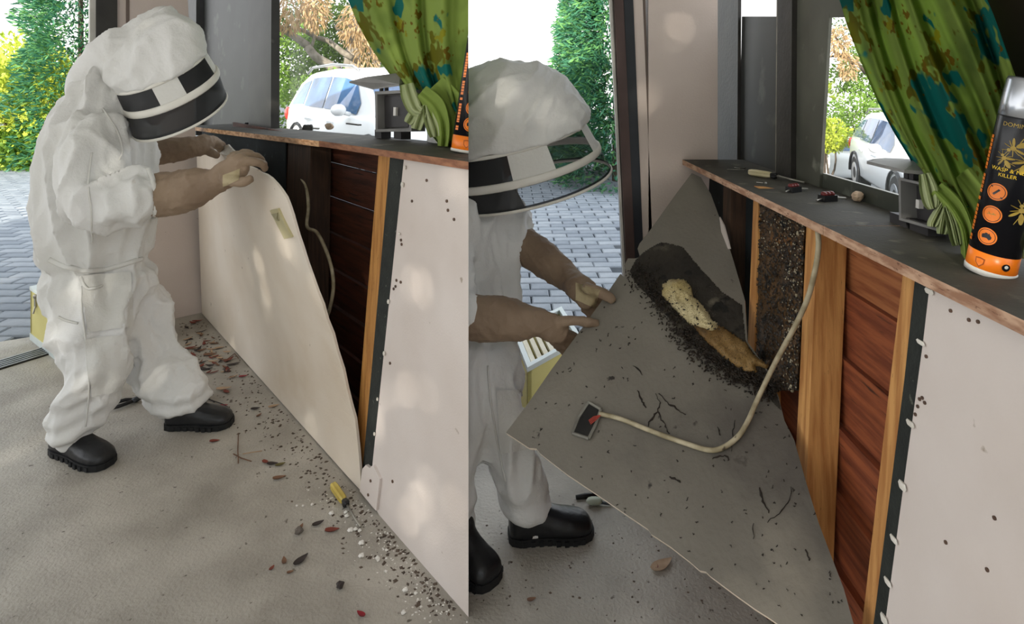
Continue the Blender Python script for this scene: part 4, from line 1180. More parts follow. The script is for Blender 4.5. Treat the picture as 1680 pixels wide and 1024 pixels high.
def leafmat(name, a, b, tr=.35):
    return mat(name, a, b, 4.5, .55, 3, transl=tr, lo=.35, hi=.65)
def leaf_quad(g, c, d, side, l, w):
    g.v += [c - d * l * .5, c + side * w * .5, c + d * l * .5, c - side * w * .5]
    b = len(g.v) - 4; g.f.append((b, b + 1, b + 2, b + 3)); g.m.append(0)
def rv(r): 
    while True:
        v = Vector((r.uniform(-1, 1), r.uniform(-1, 1), r.uniform(-1, 1)))
        if .05 < v.length < 1: return v.normalized()
def foliage(blobs, n, l, w, m, name, parent, seed, droop=0.0, shell=.55, clip_border=False):
    r = random.Random(seed); g = G()
    tot = sum(b[1][0] * b[1][1] * b[1][2] for b in blobs)
    for c, rad in blobs:
        k = int(n * rad[0] * rad[1] * rad[2] / tot)
        for _ in range(k):
            d = rv(r); q = shell + (1 - shell) * r.random() ** .5
            lump = 1 + .22 * noise.noise(Vector((d.x * 2 + seed, d.y * 2, d.z * 2 + c[0])))
            p = Vector(c) + Vector((d.x * rad[0], d.y * rad[1], d.z * rad[2])) * q * lump
            if p.z < -.02 and c[0] < 1.5: continue
            dd = (d + rv(r) * .8 + Vector((0, 0, -droop))).normalized()
            s = dd.cross(rv(r)).normalized(); k2 = r.uniform(.6, 1.3)
            leaf_quad(g, p, dd, s, l * k2, w * k2)
    return g.mk(name, m, parent, fix=False, clip=clip_border)
def branch(g, a, b, r0, r1, seed, bend=.12, n=7):
    r = random.Random(seed); a, b = Vector(a), Vector(b); L_ = (b - a).length
    o1, o2 = rv(r) * bend * L_, rv(r) * bend * L_ * .5
    pts = [a.lerp(b, k / n) + o1 * math.sin(math.pi * k / n) + o2 * math.sin(2 * math.pi * k / n) for k in range(n + 1)]
    g.tube(pts, [r0 + (r1 - r0) * k / n for k in range(n + 1)], 7)
    return pts
m_bark = mat('grey_bark', '8d867b', '6a6359', 8, .8, 6, .4, 30)
m_barkd = mat('dark_bark', '4d4238', '3a322a', 8, .8, 6, .4, 30)
m_con = leafmat('conifer_green', '4c8460', '346a54', .28)
m_con2 = leafmat('conifer_light_green', '6fa05a', '4a8456', .3)
m_ylw = leafmat('yellow_green_leaf', 'c6cc52', '98ad3c', .45)
m_mid = leafmat('mid_green_leaf', '7f9f3e', '567a2e', .4)
m_dk = leafmat('deep_green_leaf', '4c6a30', '36502a', .35)
m_aut = leafmat('dry_orange_leaf', 'c4a982', 'a98d63', .4)

_r = random.Random(77); _g = G()
m_far = leafmat('screen_leaf', '5d7a3a', '47602e', .3)
for _ in range(15000):
    _p = Vector((_r.uniform(-8.5, 3.0), -7.6 + _r.uniform(-.5, .5), 2.8 + 2.4 * _r.random()))
    _d = rv(_r); leaf_quad(_g, _p, _d, _d.cross(rv(_r)).normalized(), _r.uniform(.16, .30), _r.uniform(.10, .18))
_h = empty('leaf_screen', (-3, -7.6, 0), 'unseen hedge across the road behind the photographer', 'leaf_screen')  # leaves added out of view to shade and dapple the rooms
_g.mk('foliage', m_far, _h, fix=False)
_g = G()
for _k in range(9): _g.tube([(-8 + 1.3 * _k, -7.6, -.05), (-8 + 1.3 * _k, -7.6, 4.4)], [.07, .03], 7)
_g.mk('stems', m_barkd, _h, kind='stuff')

def conifer(base, h, rad, label, seed, n=9000, m2=True):
    root = empty('conifer', base, label, 'tree'); base = Vector(base)
    g = G(); g.tube([base - Vector((0, 0, .6)), base + Vector((0, 0, h * .95))], [.06, .01], 8); g.mk('trunk', m_barkd, root)
    r = random.Random(seed)
    for nm, mm, share in (('foliage', m_con, .62), ('foliage', m_con2, .38)):
        g = G()
        for _ in range(int(n * share)):
            t = r.random() ** .9; z = t * h
            rr = rad * (1 - t * .55) * (1 + .25 * noise.noise(Vector((seed, z * 2.2, 0))))
            a = r.uniform(0, 6.283); q = .55 + .45 * r.random() ** .6
            lump = 1 + .3 * noise.noise(Vector((math.cos(a) * 2, math.sin(a) * 2, z * 1.8 + seed)))
            out = Vector((math.cos(a), math.sin(a), 0)); p = base + out * rr * q * lump + Vector((0, 0, z - .1 * q))
            d = (out + Vector((0, 0, r.uniform(-.5, .5))) + rv(r) * .5).normalized()
            leaf_quad(g, p, d, d.cross(rv(r)).normalized(), r.uniform(.08, .16), r.uniform(.018, .034))
        g.mk(nm, mm, root, fix=False)
    return root
def bush(center, rad, label, seed, m, n=4000, l=.09, w=.05, name='bush', cat='bush', blobs=None, droop=0):
    c = Vector(center); root = empty(name, (c.x, c.y, ground_z(c.x, c.y)), label, cat)
    if not blobs:
        r = random.Random(seed); blobs = [(tuple(c), rad)]
        for k in range(6):
            d = rv(r); s = r.uniform(.4, .65)
            blobs.append((tuple(c + Vector((d.x * rad[0], d.y * rad[1], d.z * rad[2])) * .6), tuple(x * s for x in rad)))
    foliage(blobs, n, l, w, m, 'foliage', root, seed, droop)
    g = G(); z0 = ground_z(c.x, c.y)
    for k in range(4): branch(g, (c.x + .05 * k - .1, c.y, z0 - .05), c + Vector((rad[0] * (.3 * k - .45), 0, rad[2] * .3)), .03, .01, seed + k)
    g.mk('stem', m_barkd, root)
    return root
# left garage mouth
conifer((-6.65, 9.4, -.08), 5.6, .95, 'tall conifer beside the doorway post of the left photo half', 3, 34000)
conifer((-6.2, 10.3, -.08), 5.2, .62, 'second conifer partly behind the first, next to the left post', 4, 20000)
bush((-7.45, 9.2, .72), (1.15, .6, .95), 'sunlit yellow-green bush at the left edge of the yard', 5, m_ylw, 7500)
bush((-8.3, 10.5, 1.25), (.9, .6, .85), 'taller yellow-green shrub behind the sunlit bush at the left edge', 6, m_ylw, 3600)
bush((-7.1, 9.0, .28), (.55, .35, .42), 'low bright shrub at the end of the paving on the left', 7, m_mid, 2200)
# behind the left window
bush((-4.3, 13.5, .55), (1.1, .7, 1.0), 'green bush behind the white car, left window', 8, m_mid, 4200)
bush((-5.35, 12.6, .2), (.42, .4, .42), 'bright yellow-green bush at the tail of the white car', 9, m_ylw, 1800)
def broad_tree(base, h, limbs, leaves, label, seed, bark):
    root = empty('tree', base, label, 'tree'); base = Vector(base); g = G()
    branch(g, base - Vector((0, 0, .3)), base + Vector((0, 0, h)), .22, .09, seed, .05)
    for k, (a, b, r0, r1) in enumerate(limbs): branch(g, a, b, r0, r1, seed + k + 1, .07)
    g.mk('trunk', bark, root, smooth=True)
    for k, (blobs, n, l, w, m, dr) in enumerate(leaves): foliage(blobs, n, l, w, m, 'foliage', root, seed + 20 + k, dr, .35)
    return root
D_ = lambda x, y, d: tuple(D(x, y, d))
broad_tree((-3.95, 15.2, -.2), 3.4, [(D_(556, 118, 14.6), D_(505, 75, 14.4), .13, .10), (D_(505, 75, 14.4), D_(452, 40, 14.2), .10, .06), (D_(578, 95, 14.8), D_(520, 62, 14.6), .08, .06), (D_(520, 62, 14.6), D_(466, 42, 14.4), .06, .04),
                                     (D_(575, 60, 14.9), D_(550, 45, 14.9), .05, .03), (D_(550, 45, 14.9), D_(572, 10, 14.8), .04, .02), (D_(590, 130, 15.2), D_(590, 40, 15.2), .16, .1), (D_(620, 110, 15), D_(600, 70, 15), .06, .04), (D_(512, 75, 14.4), D_(505, 10, 14.2), .04, .02)],
           [([(D_(480, 15, 14), (.75, .4, .6)), (D_(520, 20, 14), (.35, .4, .5)), (D_(590, 45, 14.4), (.55, .4, .6)), (D_(605, 85, 14.6), (.4, .3, .5))], 2600, .16, .035, m_aut, 1.4),
            ([(D_(490, 100, 15.8), (1.2, .5, .9)), (D_(560, 60, 16), (1.3, .5, 1.0)), (D_(620, 90, 16), (1.0, .5, .8)), (D_(480, 140, 15.5), (.8, .5, .6))], 5600, .12, .06, m_mid, .4),
            ([(D_(540, 40, 16.8), (1.6, .5, 1.3)), (D_(475, 90, 17), (1.2, .5, 1.2)), (D_(610, 60, 17), (1.2, .5, 1.2)), (D_(540, 90, 17.4), (2.2, .4, 1.5))], 9500, .12, .06, m_dk, .4)],
           'grey-limbed tree with dry orange leaf clumps behind the white car, left window', 40, m_bark)
# right doorway
conifer((1.35, 7.9, -.05), 4.6, .85, 'dense conifer against the doorway jamb of the right photo half', 13, 30000)
conifer((.95, 8.6, -.08), 3.6, .5, 'shorter conifer tip in front of the white sky, right doorway', 14, 9000)
bush((.66, 9.2, .72), (.32, .3, .5), 'sunlit yellow shrub beside the conifer, right doorway', 15, m_ylw, 2000, .08, .04)
bush((.95, 9.0, 1.45), (.3, .3, .3), 'sunlit conifer edge painted as a yellow leaf tuft, right doorway', 16, m_ylw, 1300, .08, .035)  # yellow leaf colour paints in the sunlit part of the conifer
bush((.2, 10.5, .55), (.9, .4, .65), 'pale sunlit shrubs behind the hooded beekeeper, right doorway', 17, m_ylw, 2600, .08, .04)
# behind the right window
bush((7.55, 14.6, -.05), (.55, .4, .42), 'bright yellow-green bush behind the parked white cars, right window', 18, m_ylw, 2200)
bush((8.7, 15.6, .3), (.9, .5, .6), 'mid green bush behind the parked white cars, right window', 19, m_mid, 2600)
def spiky(c, r, label, m, n=90):
    root = empty('yucca', (c[0], c[1], ground_z(c[0], c[1])), label, 'plant'); rr = random.Random(2); g = G(); c = Vector(c)
    for k in range(n):
        d = rv(rr); d.z = abs(d.z) * .9 - .15; d.normalize(); s = d.cross(Vector((0, 0, 1))).normalized()
        L_ = r * rr.uniform(.75, 1.1); tip = c + d * L_ + Vector((0, 0, -.12 * L_)); mid = c + d * L_ * .55 + Vector((0, 0, .03 * L_))
        g.add([c - s * .012, c + s * .012, mid + s * .022, mid - s * .022, tip], [(0, 1, 2, 3), (3, 2, 4)])
    g.mk('blade', m, root, fix=False, kind='stuff')
    G().tube([Vector((c.x, c.y, ground_z(c.x, c.y) - .1)), c], [.09, .06], 8).mk('stem', m_barkd, root)
spiky((7.05, 13.9, .92), .62, 'spiky yellow-green yucca beyond the right window', m_ylw)
broad_tree((8.6, 17, -1.0), 4.0, [(D_(1400, 110, 16.5), D_(1370, 60, 16.2), .05, .02), (D_(1390, 90, 16.5), D_(1350, 100, 16.3), .04, .02), (D_(1420, 120, 16.5), D_(1372, 85, 16.3), .05, .02)],
           [([(D_(1378, 70, 16), (.25, .3, .5)), (D_(1392, 110, 16), (.28, .3, .4))], 700, .14, .04, m_aut, 1.0),
            ([(D_(1380, 130, 17), (.7, .4, .5)), (D_(1430, 120, 17), (1.0, .4, .9)), (D_(1475, 160, 16.8), (.9, .4, .7))], 3600, .11, .06, m_mid, .3),
            ([(D_(1400, 60, 18), (.9, .4, .7)), (D_(1470, 90, 18), (1.2, .4, 1.0))], 1800, .11, .05, m_dk, .3)],
           'open tree with a few orange leaves beyond the right window', 60, m_barkd)

# cars ---------------------------------------------------------------
m_carw = mat('white_car_paint', 'f0f1f0', None, rough=.18, spec=.6)
m_carg = mat('car_window_glass', '27425e', '5a7fae', 1.4, .05, spec=.9)
m_tyre = mat('tyre_rubber', '222326', '19191b', 9, .7)
m_rim = mat('wheel_rim', 'b4b6b8', '9a9c9f', 9, .3, metal=.7)
m_trim = mat('black_car_trim', '1b1c1f', None, rough=.4)
m_tail = mat('tail_light_red', 'd0362c', 'b02820', 9, .2)
def suv(name, mat4, label, sc=1.0):
    root = empty(name, mat4.translation, label, 'car')
    def T(x, y, z): return mat4 @ (Vector((x, y, z)) * sc)
    # lower body: stations along the length (front is +x)
    st = [(-2.28, .45, .80, .74), (-2.24, .34, 1.00, .82), (-1.9, .28, 1.03, .89), (-1.0, .24, 1.02, .91), (0, .24, 1.00, .91), (.95, .24, .99, .90), (1.3, .26, .98, .88), (1.9, .28, .90, .84), (2.2, .32, .78, .74), (2.3, .42, .66, .62)]
    g = G()
    rs = []
    for x, zl, zb, hw in st:
        mid = zl + (zb - zl) * .55
        prof = [(-hw * .86, zl), (-hw * .98, zl + .1), (-hw, mid), (-hw * .97, zb - .05), (-hw * .90, zb), (0, zb + .02), (hw * .90, zb), (hw * .97, zb - .05), (hw, mid), (hw * .98, zl + .1), (hw * .86, zl), (0, zl)]
        rs.append([T(x, y, z) for y, z in prof])
    g.rings(rs); g.mk('body', m_carw, root, smooth=True)
    gs = [(-2.18, 1.02, 1.06, .80, .78), (-1.98, 1.02, 1.42, .82, .64), (-1.5, 1.02, 1.58, .84, .63), (-.6, 1.01, 1.63, .85, .64), (.2, 1.0, 1.60, .85, .63), (.55, 1.0, 1.52, .84, .62), (1.32, .99, 1.01, .80, .76)]
    g = G(); rs = []
    for x, zb, zr, wb_, wr_ in gs: rs.append([T(x, -wb_, zb - .04), T(x, -wr_, zr - .04), T(x, -wr_ + .09, zr), T(x, 0, zr + .03), T(x, wr_ - .09, zr), T(x, wr_, zr - .04), T(x, wb_, zb - .04)])
    g.rings(rs); g.mk('roof', m_carw, root, smooth=False)
    def side(x, k, s):     # point on the cabin side, k 0 belt .. 1 roof
        for (a, b) in zip(gs, gs[1:]):
            if a[0] <= x <= b[0]:
                t = (x - a[0]) / (b[0] - a[0]); q = [a[i] * (1 - t) + b[i] * t for i in range(5)]
                zb, zr, wb_, wr_ = q[1] - .04, q[2] - .04, q[3], q[4]
                return T(x, s * ((wb_ * (1 - k) + wr_ * k) + .012), zb * (1 - k) + zr * k)
    for s in (-1, 1):
        for xs_, k0, k1 in ((( -1.98, -1.65, -1.32), .16, .84), ((-1.26, -.9, -.42), .12, .88), ((-.36, .1, .5, .82), .12, .88)):
            lo = [side(x, k0, s) for x in xs_]; hi = [side(x, k1 if x < .7 else .55, s) for x in xs_]
            g = G(); n = len(xs_); g.add(lo + hi, [(i, i + 1, n + i + 1, n + i) for i in range(n - 1)]); g.mk('side_window', m_carg, root)
        g = G(); g.tube([T(-1.75, s * .60, 1.56), T(-1.5, s * .60, 1.66), T(-.6, s * .60, 1.70), T(.15, s * .59, 1.66), T(.35, s * .58, 1.60)], .022 * sc, 6)
        g.mk('roof_rail', m_rim, root, smooth=True)
        mr = G().ball(T(.72, s * 1.02, 1.06), .12 * sc, .10 * sc, .085 * sc, 10, 6, ax=mat4.to_3x3() @ Vector((1, 0, 0)), ay=mat4.to_3x3() @ Vector((0, 1, 0)), az=mat4.to_3x3() @ Vector((0, 0, 1)))
        mr.tube([T(.72, s * .86, 1.0), T(.72, s * .98, 1.03)], .03 * sc, 6); mr.mk('wing_mirror', m_carw, root, smooth=True)
        tl = G().ball(T(-2.16, s * .80, .88), .16 * sc, .06 * sc, .13 * sc, 10, 5, ax=mat4.to_3x3() @ Vector((1, 0, 0)), ay=mat4.to_3x3() @ Vector((0, 1, 0)), az=mat4.to_3x3() @ Vector((0, 0, 1)))
        tl.mk('tail_light', m_tail, root, smooth=True)
        for x in (-1.38, 1.42):
            ax = mat4.to_3x3() @ Vector((0, s, 0))
            def circ(rr, y): return [T(x + rr * math.cos(2 * math.pi * i / 20), s * y, .34 + rr * math.sin(2 * math.pi * i / 20)) for i in range(20)]
            G().rings([circ(.34, .66), circ(.36, .70), circ(.36, .86), circ(.33, .90), circ(.22, .905)]).mk('wheel', m_tyre, root)
            G().rings([circ(.22, .90), circ(.21, .915), circ(.07, .90)]).mk('wheel_rim', m_rim, root)
            g = G(); pts = [T(x + .42 * math.cos(math.pi * i / 10), s * .905, .34 + .42 * math.sin(math.pi * i / 10)) for i in range(11)]
            g.tube(pts, .03 * sc, 6); g.mk('wheel_arch', m_trim, root)
        g = G()
        for x in (-.85, .1): g.box(T(x, s * .915, .86), .2 * sc, .02 * sc, .03 * sc, ax=mat4.to_3x3() @ Vector((1, 0, 0)), ay=mat4.to_3x3() @ Vector((0, 1, 0)))
        g.mk('door_handle', m_carw, root)
    g = G(); g.add([T(-2.185, -.64, 1.08), T(-2.185, .64, 1.08), T(-2.03, .54, 1.38), T(-2.03, -.54, 1.38)], [(0, 1, 2, 3)]); g.mk('rear_window', m_carg, root)
    g = G(); g.add([T(1.27, -.68, 1.06), T(1.27, .68, 1.06), T(.63, .54, 1.50), T(.63, -.54, 1.50)], [(0, 1, 2, 3)]); g.mk('windscreen', m_carg, root)
    g = G(); g.box(T(2.26, 0, .5), .1 * sc, 1.1 * sc, .16 * sc, ax=mat4.to_3x3() @ Vector((1, 0, 0)), ay=mat4.to_3x3() @ Vector((0, 1, 0))); g.mk('grille', m_trim, root)
    return root
def place(head, pos, z):
    h = Vector((head[0], head[1], 0)).normalized(); s = Vector((-h.y, h.x, 0))
    return Matrix(((h.x, s.x, 0, pos[0]), (h.y, s.y, 0, pos[1]), (0, 0, 1, z), (0, 0, 0, 1)))
tb = Z0(447, 1016); 
h1 = Vector((.6, -.8)); sN = Vector((-.8, -.6))
p1 = Vector((-3.94, 10.5)) + h1 * 2.2 - sN * .88
suv('car', place(h1, p1, -.17), 'white car with roof rails parked behind the left window')
h2 = Vector((-.30, -.95)).normalized(); s2 = Vector((-.95, .30)).normalized()
p2 = Vector((7.42, 13.5)) + h2 * 2.2 - s2 * .88
suv('car', place(h2, p2, -.98), 'white car with a red tail light beyond the right window, nearer the curtain')
suv('car', place((.25, .95), (8.35, 17.0), -1.42), 'white car at the left of the right window, its rear glass showing', .88)

# ------------------------------------------------------------------ litter on the concrete
def dry_leaf(px, py, lpx, ang, m, label, curl=.5, wr=.42, stem=True, cat='leaf', group=None):
    c = Z0(px, py); s = c.y / FPX; L_ = lpx * s * 1.05
    d = Vector((math.cos(ang), math.sin(ang), 0)); n = Vector((-d.y, d.x, 0)); up = Vector((0, 0, 1))
    g = G(); K = 6; rows = []
    for k in range(K + 1):
        t = k / K; wdt = L_ * wr * math.sin(math.pi * (.08 + .92 * t) ** .8) * .5 + .001
        z = .003 + curl * L_ * .35 * (t - .45) ** 2 * 2
        rows.append([c + d * L_ * (t - .5) - n * wdt + up * (z + curl * wdt * .6), c + d * L_ * (t - .5) + up * z, c + d * L_ * (t - .5) + n * wdt + up * (z + curl * wdt * .5)])
    v = [p for r_ in rows for p in r_]; f = []
    for k in range(K):
        for i in range(2): f.append((k * 3 + i, k * 3 + i + 1, k * 3 + i + 4, k * 3 + i + 3))
    n0 = len(v); v2 = v + [p + up * .0012 for p in v]; f2 = f + [tuple(n0 + i for i in q[::-1]) for q in f]
    o = mk('dry_leaf', v2, f2, m, None, origin=tuple(c), smooth=True, fix=False)
    return tag(o, label, cat, group)
m_lr = mat('red_brown_leaf', '7d3a2c', '5d2a20', 30, .6)
m_lb = mat('brown_leaf', '7c5a44', '5f4433', 30, .7)
m_ld = mat('dark_leaf', '3c3330', '2a2422', 30, .7)
m_lred = mat('crimson_leaf', '8f1f2a', '6c1720', 30, .5)
m_lt = mat('tan_leaf', 'b89c80', '9a7e62', 30, .7)
m_lol = mat('olive_leaf', '6a6238', '4f4a2a', 30, .7)
LV = [(545, 872, 22, .1, m_lr, 'curled red-brown leaf on the concrete left of the yellow screwdriver tip'), (522, 861, 18, .6, m_ld, 'dark curled leaf just above the red-brown one, near the yellow screwdriver'),
      (494, 921, 26, 1.0, m_ld, 'dark arched leaf alone on the concrete, lower left'), (592, 1010, 16, 2.6, m_lred, 'dark crimson leaf at the bottom of the left floor'),
      (458, 786, 19, .3, m_lb, 'flat brown leaf on the concrete below the dark leaf clump'), (447, 763, 17, .0, m_ld, 'dark crumpled leaf of the clump beside the cream board'),
      (460, 764, 15, .5, m_lol, 'olive leaf of the clump beside the cream board'), (436, 760, 14, -.5, m_lr, 'reddish leaf at the left of the clump beside the cream board'),
      (466, 922, 15, 2.0, m_lb, 'small brown leaf left of the dark arched leaf'), (446, 934, 10, 1.2, m_lr, 'tiny red-brown leaf left of the small brown leaf'), (476, 941, 10, .4, m_lb, 'tiny brown scrap of leaf below the small brown leaf'),
      (494, 866, 11, 1.4, m_lb, 'small grey-brown leaf standing left of the dark curled leaf'),
      (352, 725, 15, .1, m_lr, 'red-brown leaf in front of the left beekeeper\'s front boot'), (366, 667, 14, .2, m_lred, 'crimson leaf at the toe of the front boot'), (399, 619, 13, .3, m_lred, 'crimson leaf beside the foot of the cream board'),
      (367, 640, 22, .2, m_lt, 'tan curled leaf above the toe of the front boot'), (372, 645, 14, -.6, m_lr, 'red leaf tucked under the tan curled leaf'), (331, 601, 12, 1.4, m_lr, 'dark red curled leaf in the heap near the corner'),
      (449, 668, 16, .5, m_lt, 'cream leaf on the concrete against the cream board'), (425, 683, 10, 1.2, m_lb, 'brown seed scrap left of the cream leaf'), (419, 672, 14, .2, m_ld, 'dark seed cluster left of the cream leaf'),
      (1086, 929, 42, .55, m_lt, 'long pale leaf on the concrete under the grey board'), (1077, 931, 10, 1.5, m_lr, 'small red leaf lying on the long pale leaf'), (1267, 1016, 22, .3, m_lr, 'red-brown leaf at the bottom edge under the grey board'), (872, 986, 14, .3, m_lb, 'brown leaf scrap on the concrete in front of the right beekeeper'),
      (360, 572, 14, .3, m_lt, 'pale tan leaf near the corner of the left room'), (345, 583, 20, .15, m_lb, 'long brown leaf in the heap near the corner')]
for i, (x, y, l, a, m, lab) in enumerate(LV): dry_leaf(x, y, l, a, m, lab, curl=random.uniform(.25, .6))
r7 = random.Random(21)
for k in range(60):
    t = r7.random(); x = 298 + 70 * r7.random() + 22 * t; y = 528 + 95 * t
    if x > 325 + (y - 513) * .876 - 6: continue
    dry_leaf(x, y, r7.uniform(9, 20), r7.uniform(0, 3.14), r7.choice([m_lb, m_lr, m_lt, m_ld]), 'small dry leaf or bark strip heaped near the corner of the left room', r7.uniform(.2, .6), r7.uniform(.16, .4), group='dry leaves heaped in the corner')
CH = [(544, 844, 8), (567, 842, 6), (569, 848, 7), (575, 872, 9), (583, 870, 7), (590, 872, 6), (593, 893, 9), (593, 914, 9), (512, 829, 5), (619, 917, 7), (633, 939, 5), (497, 831, 4), (487, 831, 4), (662, 1007, 8), (665, 970, 9), (682, 975, 6), (634, 904, 5), (620, 921, 5)]
for x, y, l in CH:
    c = Z0(x, y); pebble(c, l * c.y / FPX * .5, 'white plaster chip on the concrete below the foot of the left wall', m_chip, 'plaster_chip', 'chip', 'white plaster chips on the left floor', sq=.6)
pebble(Z0(490, 876), .012, 'grey-brown pebble on the concrete, left of the curled leaves', mat('grey_stone', '6f675f', '57504a', 20, .8), 'pebble', 'stone')
pebble(Z0(558, 965), .010, 'dark pebble alone on the lower left floor', m_ld, 'pebble', 'stone')
g = G(); r8 = random.Random(8)
def bits(n, fn, smin, smax, flat=.5):
    g = G()
    for _ in range(n):
        x, y = fn(); c = Z0(x, y); s = r8.uniform(smin, smax); a = r8.uniform(0, 3.14); d = Vector((math.cos(a), math.sin(a), 0)); n_ = Vector((-d.y, d.x, 0)); k = r8.uniform(.3, 1)
        g.add([c - d * s, c + n_ * s * k, c + d * s, c - n_ * s * k, c + Vector((0, 0, s * flat))], [(0, 1, 4), (1, 2, 4), (2, 3, 4), (3, 0, 4), (3, 2, 1, 0)])
    return g
def strip_fn():
    t = r8.random(); y = 530 + 480 * t ** 1.35; xw = 331 + (y - 513) * .876; return xw - abs(r8.gauss(0, 34 + 40 * (1 - t))) - 6, y
o = bits(620, strip_fn, .002, .008).mk('crumbs', mat('brown_crumbs', '5e5044', '40362e', 40, .8), None, origin=tuple(Z0(480, 760))); tag(o, 'brown crumbs of debris along the foot of the left wall', 'debris', kind='stuff')
def chip_fn():
    t = r8.random(); y = 800 + 230 * t; xw = 331 + (y - 513) * .876; return xw - 8 - abs(r8.gauss(0, 38)), y
o = bits(230, chip_fn, .001, .0045).mk('plaster_crumbs', m_chip, None, origin=tuple(Z0(640, 950))); tag(o, 'white plaster crumbs and dust at the foot of the left wall', 'debris', kind='stuff')
def rf_fn(): return r8.uniform(780, 1250), r8.uniform(860, 1020)
def rf2():
    while True:
        x, y = rf_fn()
        if y > 735 + .69 * (x - 868) + 12: return x, y
o = bits(90, rf2, .001, .005).mk('crumbs', MC['brown_crumbs'], None, origin=tuple(Z0(950, 950))); tag(o, 'scattered brown specks on the concrete under the grey board', 'debris', kind='stuff')
def twig(pts, r, label, m):
    o = G().tube([Z0(x, y, .004) for x, y in pts], r, 5).mk('twig', m, None, origin=tuple(Z0(*pts[0]))); return tag(o, label, 'twig')
twig([(391, 712), (390, 738), (391, 760)], .0018, 'upright-looking thin twig in front of the front boot', m_lb)
twig([(383, 745), (396, 752), (412, 757)], .002, 'bent dry twig below the front boot', m_lb)
twig([(398, 745), (415, 742), (430, 740)], .0016, 'straight pale twig left of the dark leaf clump', m_lt)
twig([(352, 660), (342, 655), (365, 663), (374, 668)], .002, 'dark wiry twig at the toe of the front boot', m_ld)
twig([(372, 590), (385, 580), (391, 588)], .002, 'forked twig against the foot of the cream board', m_lb)
# pliers between the legs, tools behind the right boot
pv = Z0(222, 656, .012)
pr = empty('pliers', Z0(222, 656), 'dark pliers lying on the concrete between the left beekeeper\'s legs', 'pliers')
G().tube([pv, Z0(206, 656, .012), Z0(192, 660, .012), Z0(180, 664, .012)], .007, 8).mk('handle', m_blk, pr, smooth=True)
G().tube([pv, Z0(208, 662, .012), Z0(194, 667, .012), Z0(182, 670, .012)], .007, 8).mk('handle', m_blk, pr, smooth=True)
G().tube([pv, Z0(231, 653, .012)], [.012, .006], 8).ball(pv, .016, .016, .010, 10, 5).mk('jaw', mat('dark_steel', '4b4d50', '3b3d40', 20, .35, metal=.6), pr, smooth=True)
o = G().tube([Z0(945, 816, .006), Z0(960, 814, .006), Z0(979, 812, .006)], [.006, .008, .006], 8).mk('chisel', m_blk, None, origin=tuple(Z0(960, 815)), smooth=True); tag(o, 'black rod-shaped tool on the concrete behind the right beekeeper\'s boot', 'tool')
sp_ = empty('scraper', Z0(985, 823), 'small scraper with a pale handle on the concrete under the grey board edge', 'scraper')
G().ball(Z0(975, 822, .012), .026, .016, .010, 10, 5).mk('handle', mat('pale_green_handle', 'b9bfae', 'a3aa98', 9, .4), sp_, smooth=True)
G().tube([Z0(980, 824, .008), Z0(1003, 827, .006)], .004, 6).mk('blade', MC['dark_steel'], sp_)
tl_ = empty('hand_tool', Z0(332, 646), 'grey-headed tool lying behind the left beekeeper\'s front boot', 'tool')
G().ball(Z0(336, 645, .02), .022, .03, .018, 10, 5).mk('head', mat('grey_tool_head', '8f9296', '75787c', 20, .4), tl_, smooth=True)
G().tube([Z0(330, 640, .015), Z0(312, 610, .012), Z0(318, 612, .012)], .006, 6).mk('handle', m_blk, tl_)
o = G().tube([Z0(311, 614, .006), Z0(322, 613, .006), Z0(333, 615, .006)], [.006, .009, .006], 6).mk('dark_bar', m_blk, None, origin=tuple(Z0(322, 613))); tag(o, 'short dark flat bar behind the left beekeeper\'s front shin', 'tool')
# ------------------------------------------------------------------ the beekeepers
m_suit = mat('white_bee_suit', 'dfdfde', 'd4d4d1', 3.0, .75, 6, .25, 90, spots=('b9ab94', 5.5, .70, .12), spec=.2)
m_suit2 = mat('white_suit_patch', 'd9d9d6', 'cfcec9', 4.0, .75, 6, .25, 90, spots=('a8987f', 6, .66, .12), spec=.2)
m_band = mat('white_veil_band', 'dedcd5', 'd2cfc6', 6, .7, spec=.2)
m_veil = see_through('black_veil_net', '0f1216', .08, .7)
m_veilR = see_through('black_veil_net_open', '15181b', .55, .7)
m_glove = mat('tan_leather_gauntlet', '94806b', '7a6654', 5, .7, 6, .35, 50, spots=('5f4d3d', 6, .64, .12))
m_palm = mat('cream_leather_palm', 'b9ab8b', '9f916f', 8, .7, 6, .35, 60, spots=('85775a', 12, .62, .1))
m_boot = mat('black_work_boot', '202124', '17181a', 12, .38, 5, .15, 60)
m_sole = mat('black_rubber_sole', '17181a', '101112', 12, .7)
m_skin = mat('skin', 'b98a6e', 'a87a60', 8, .6)
m_hair = mat('dark_hair', '2b211b', '1f1813', 30, .7)

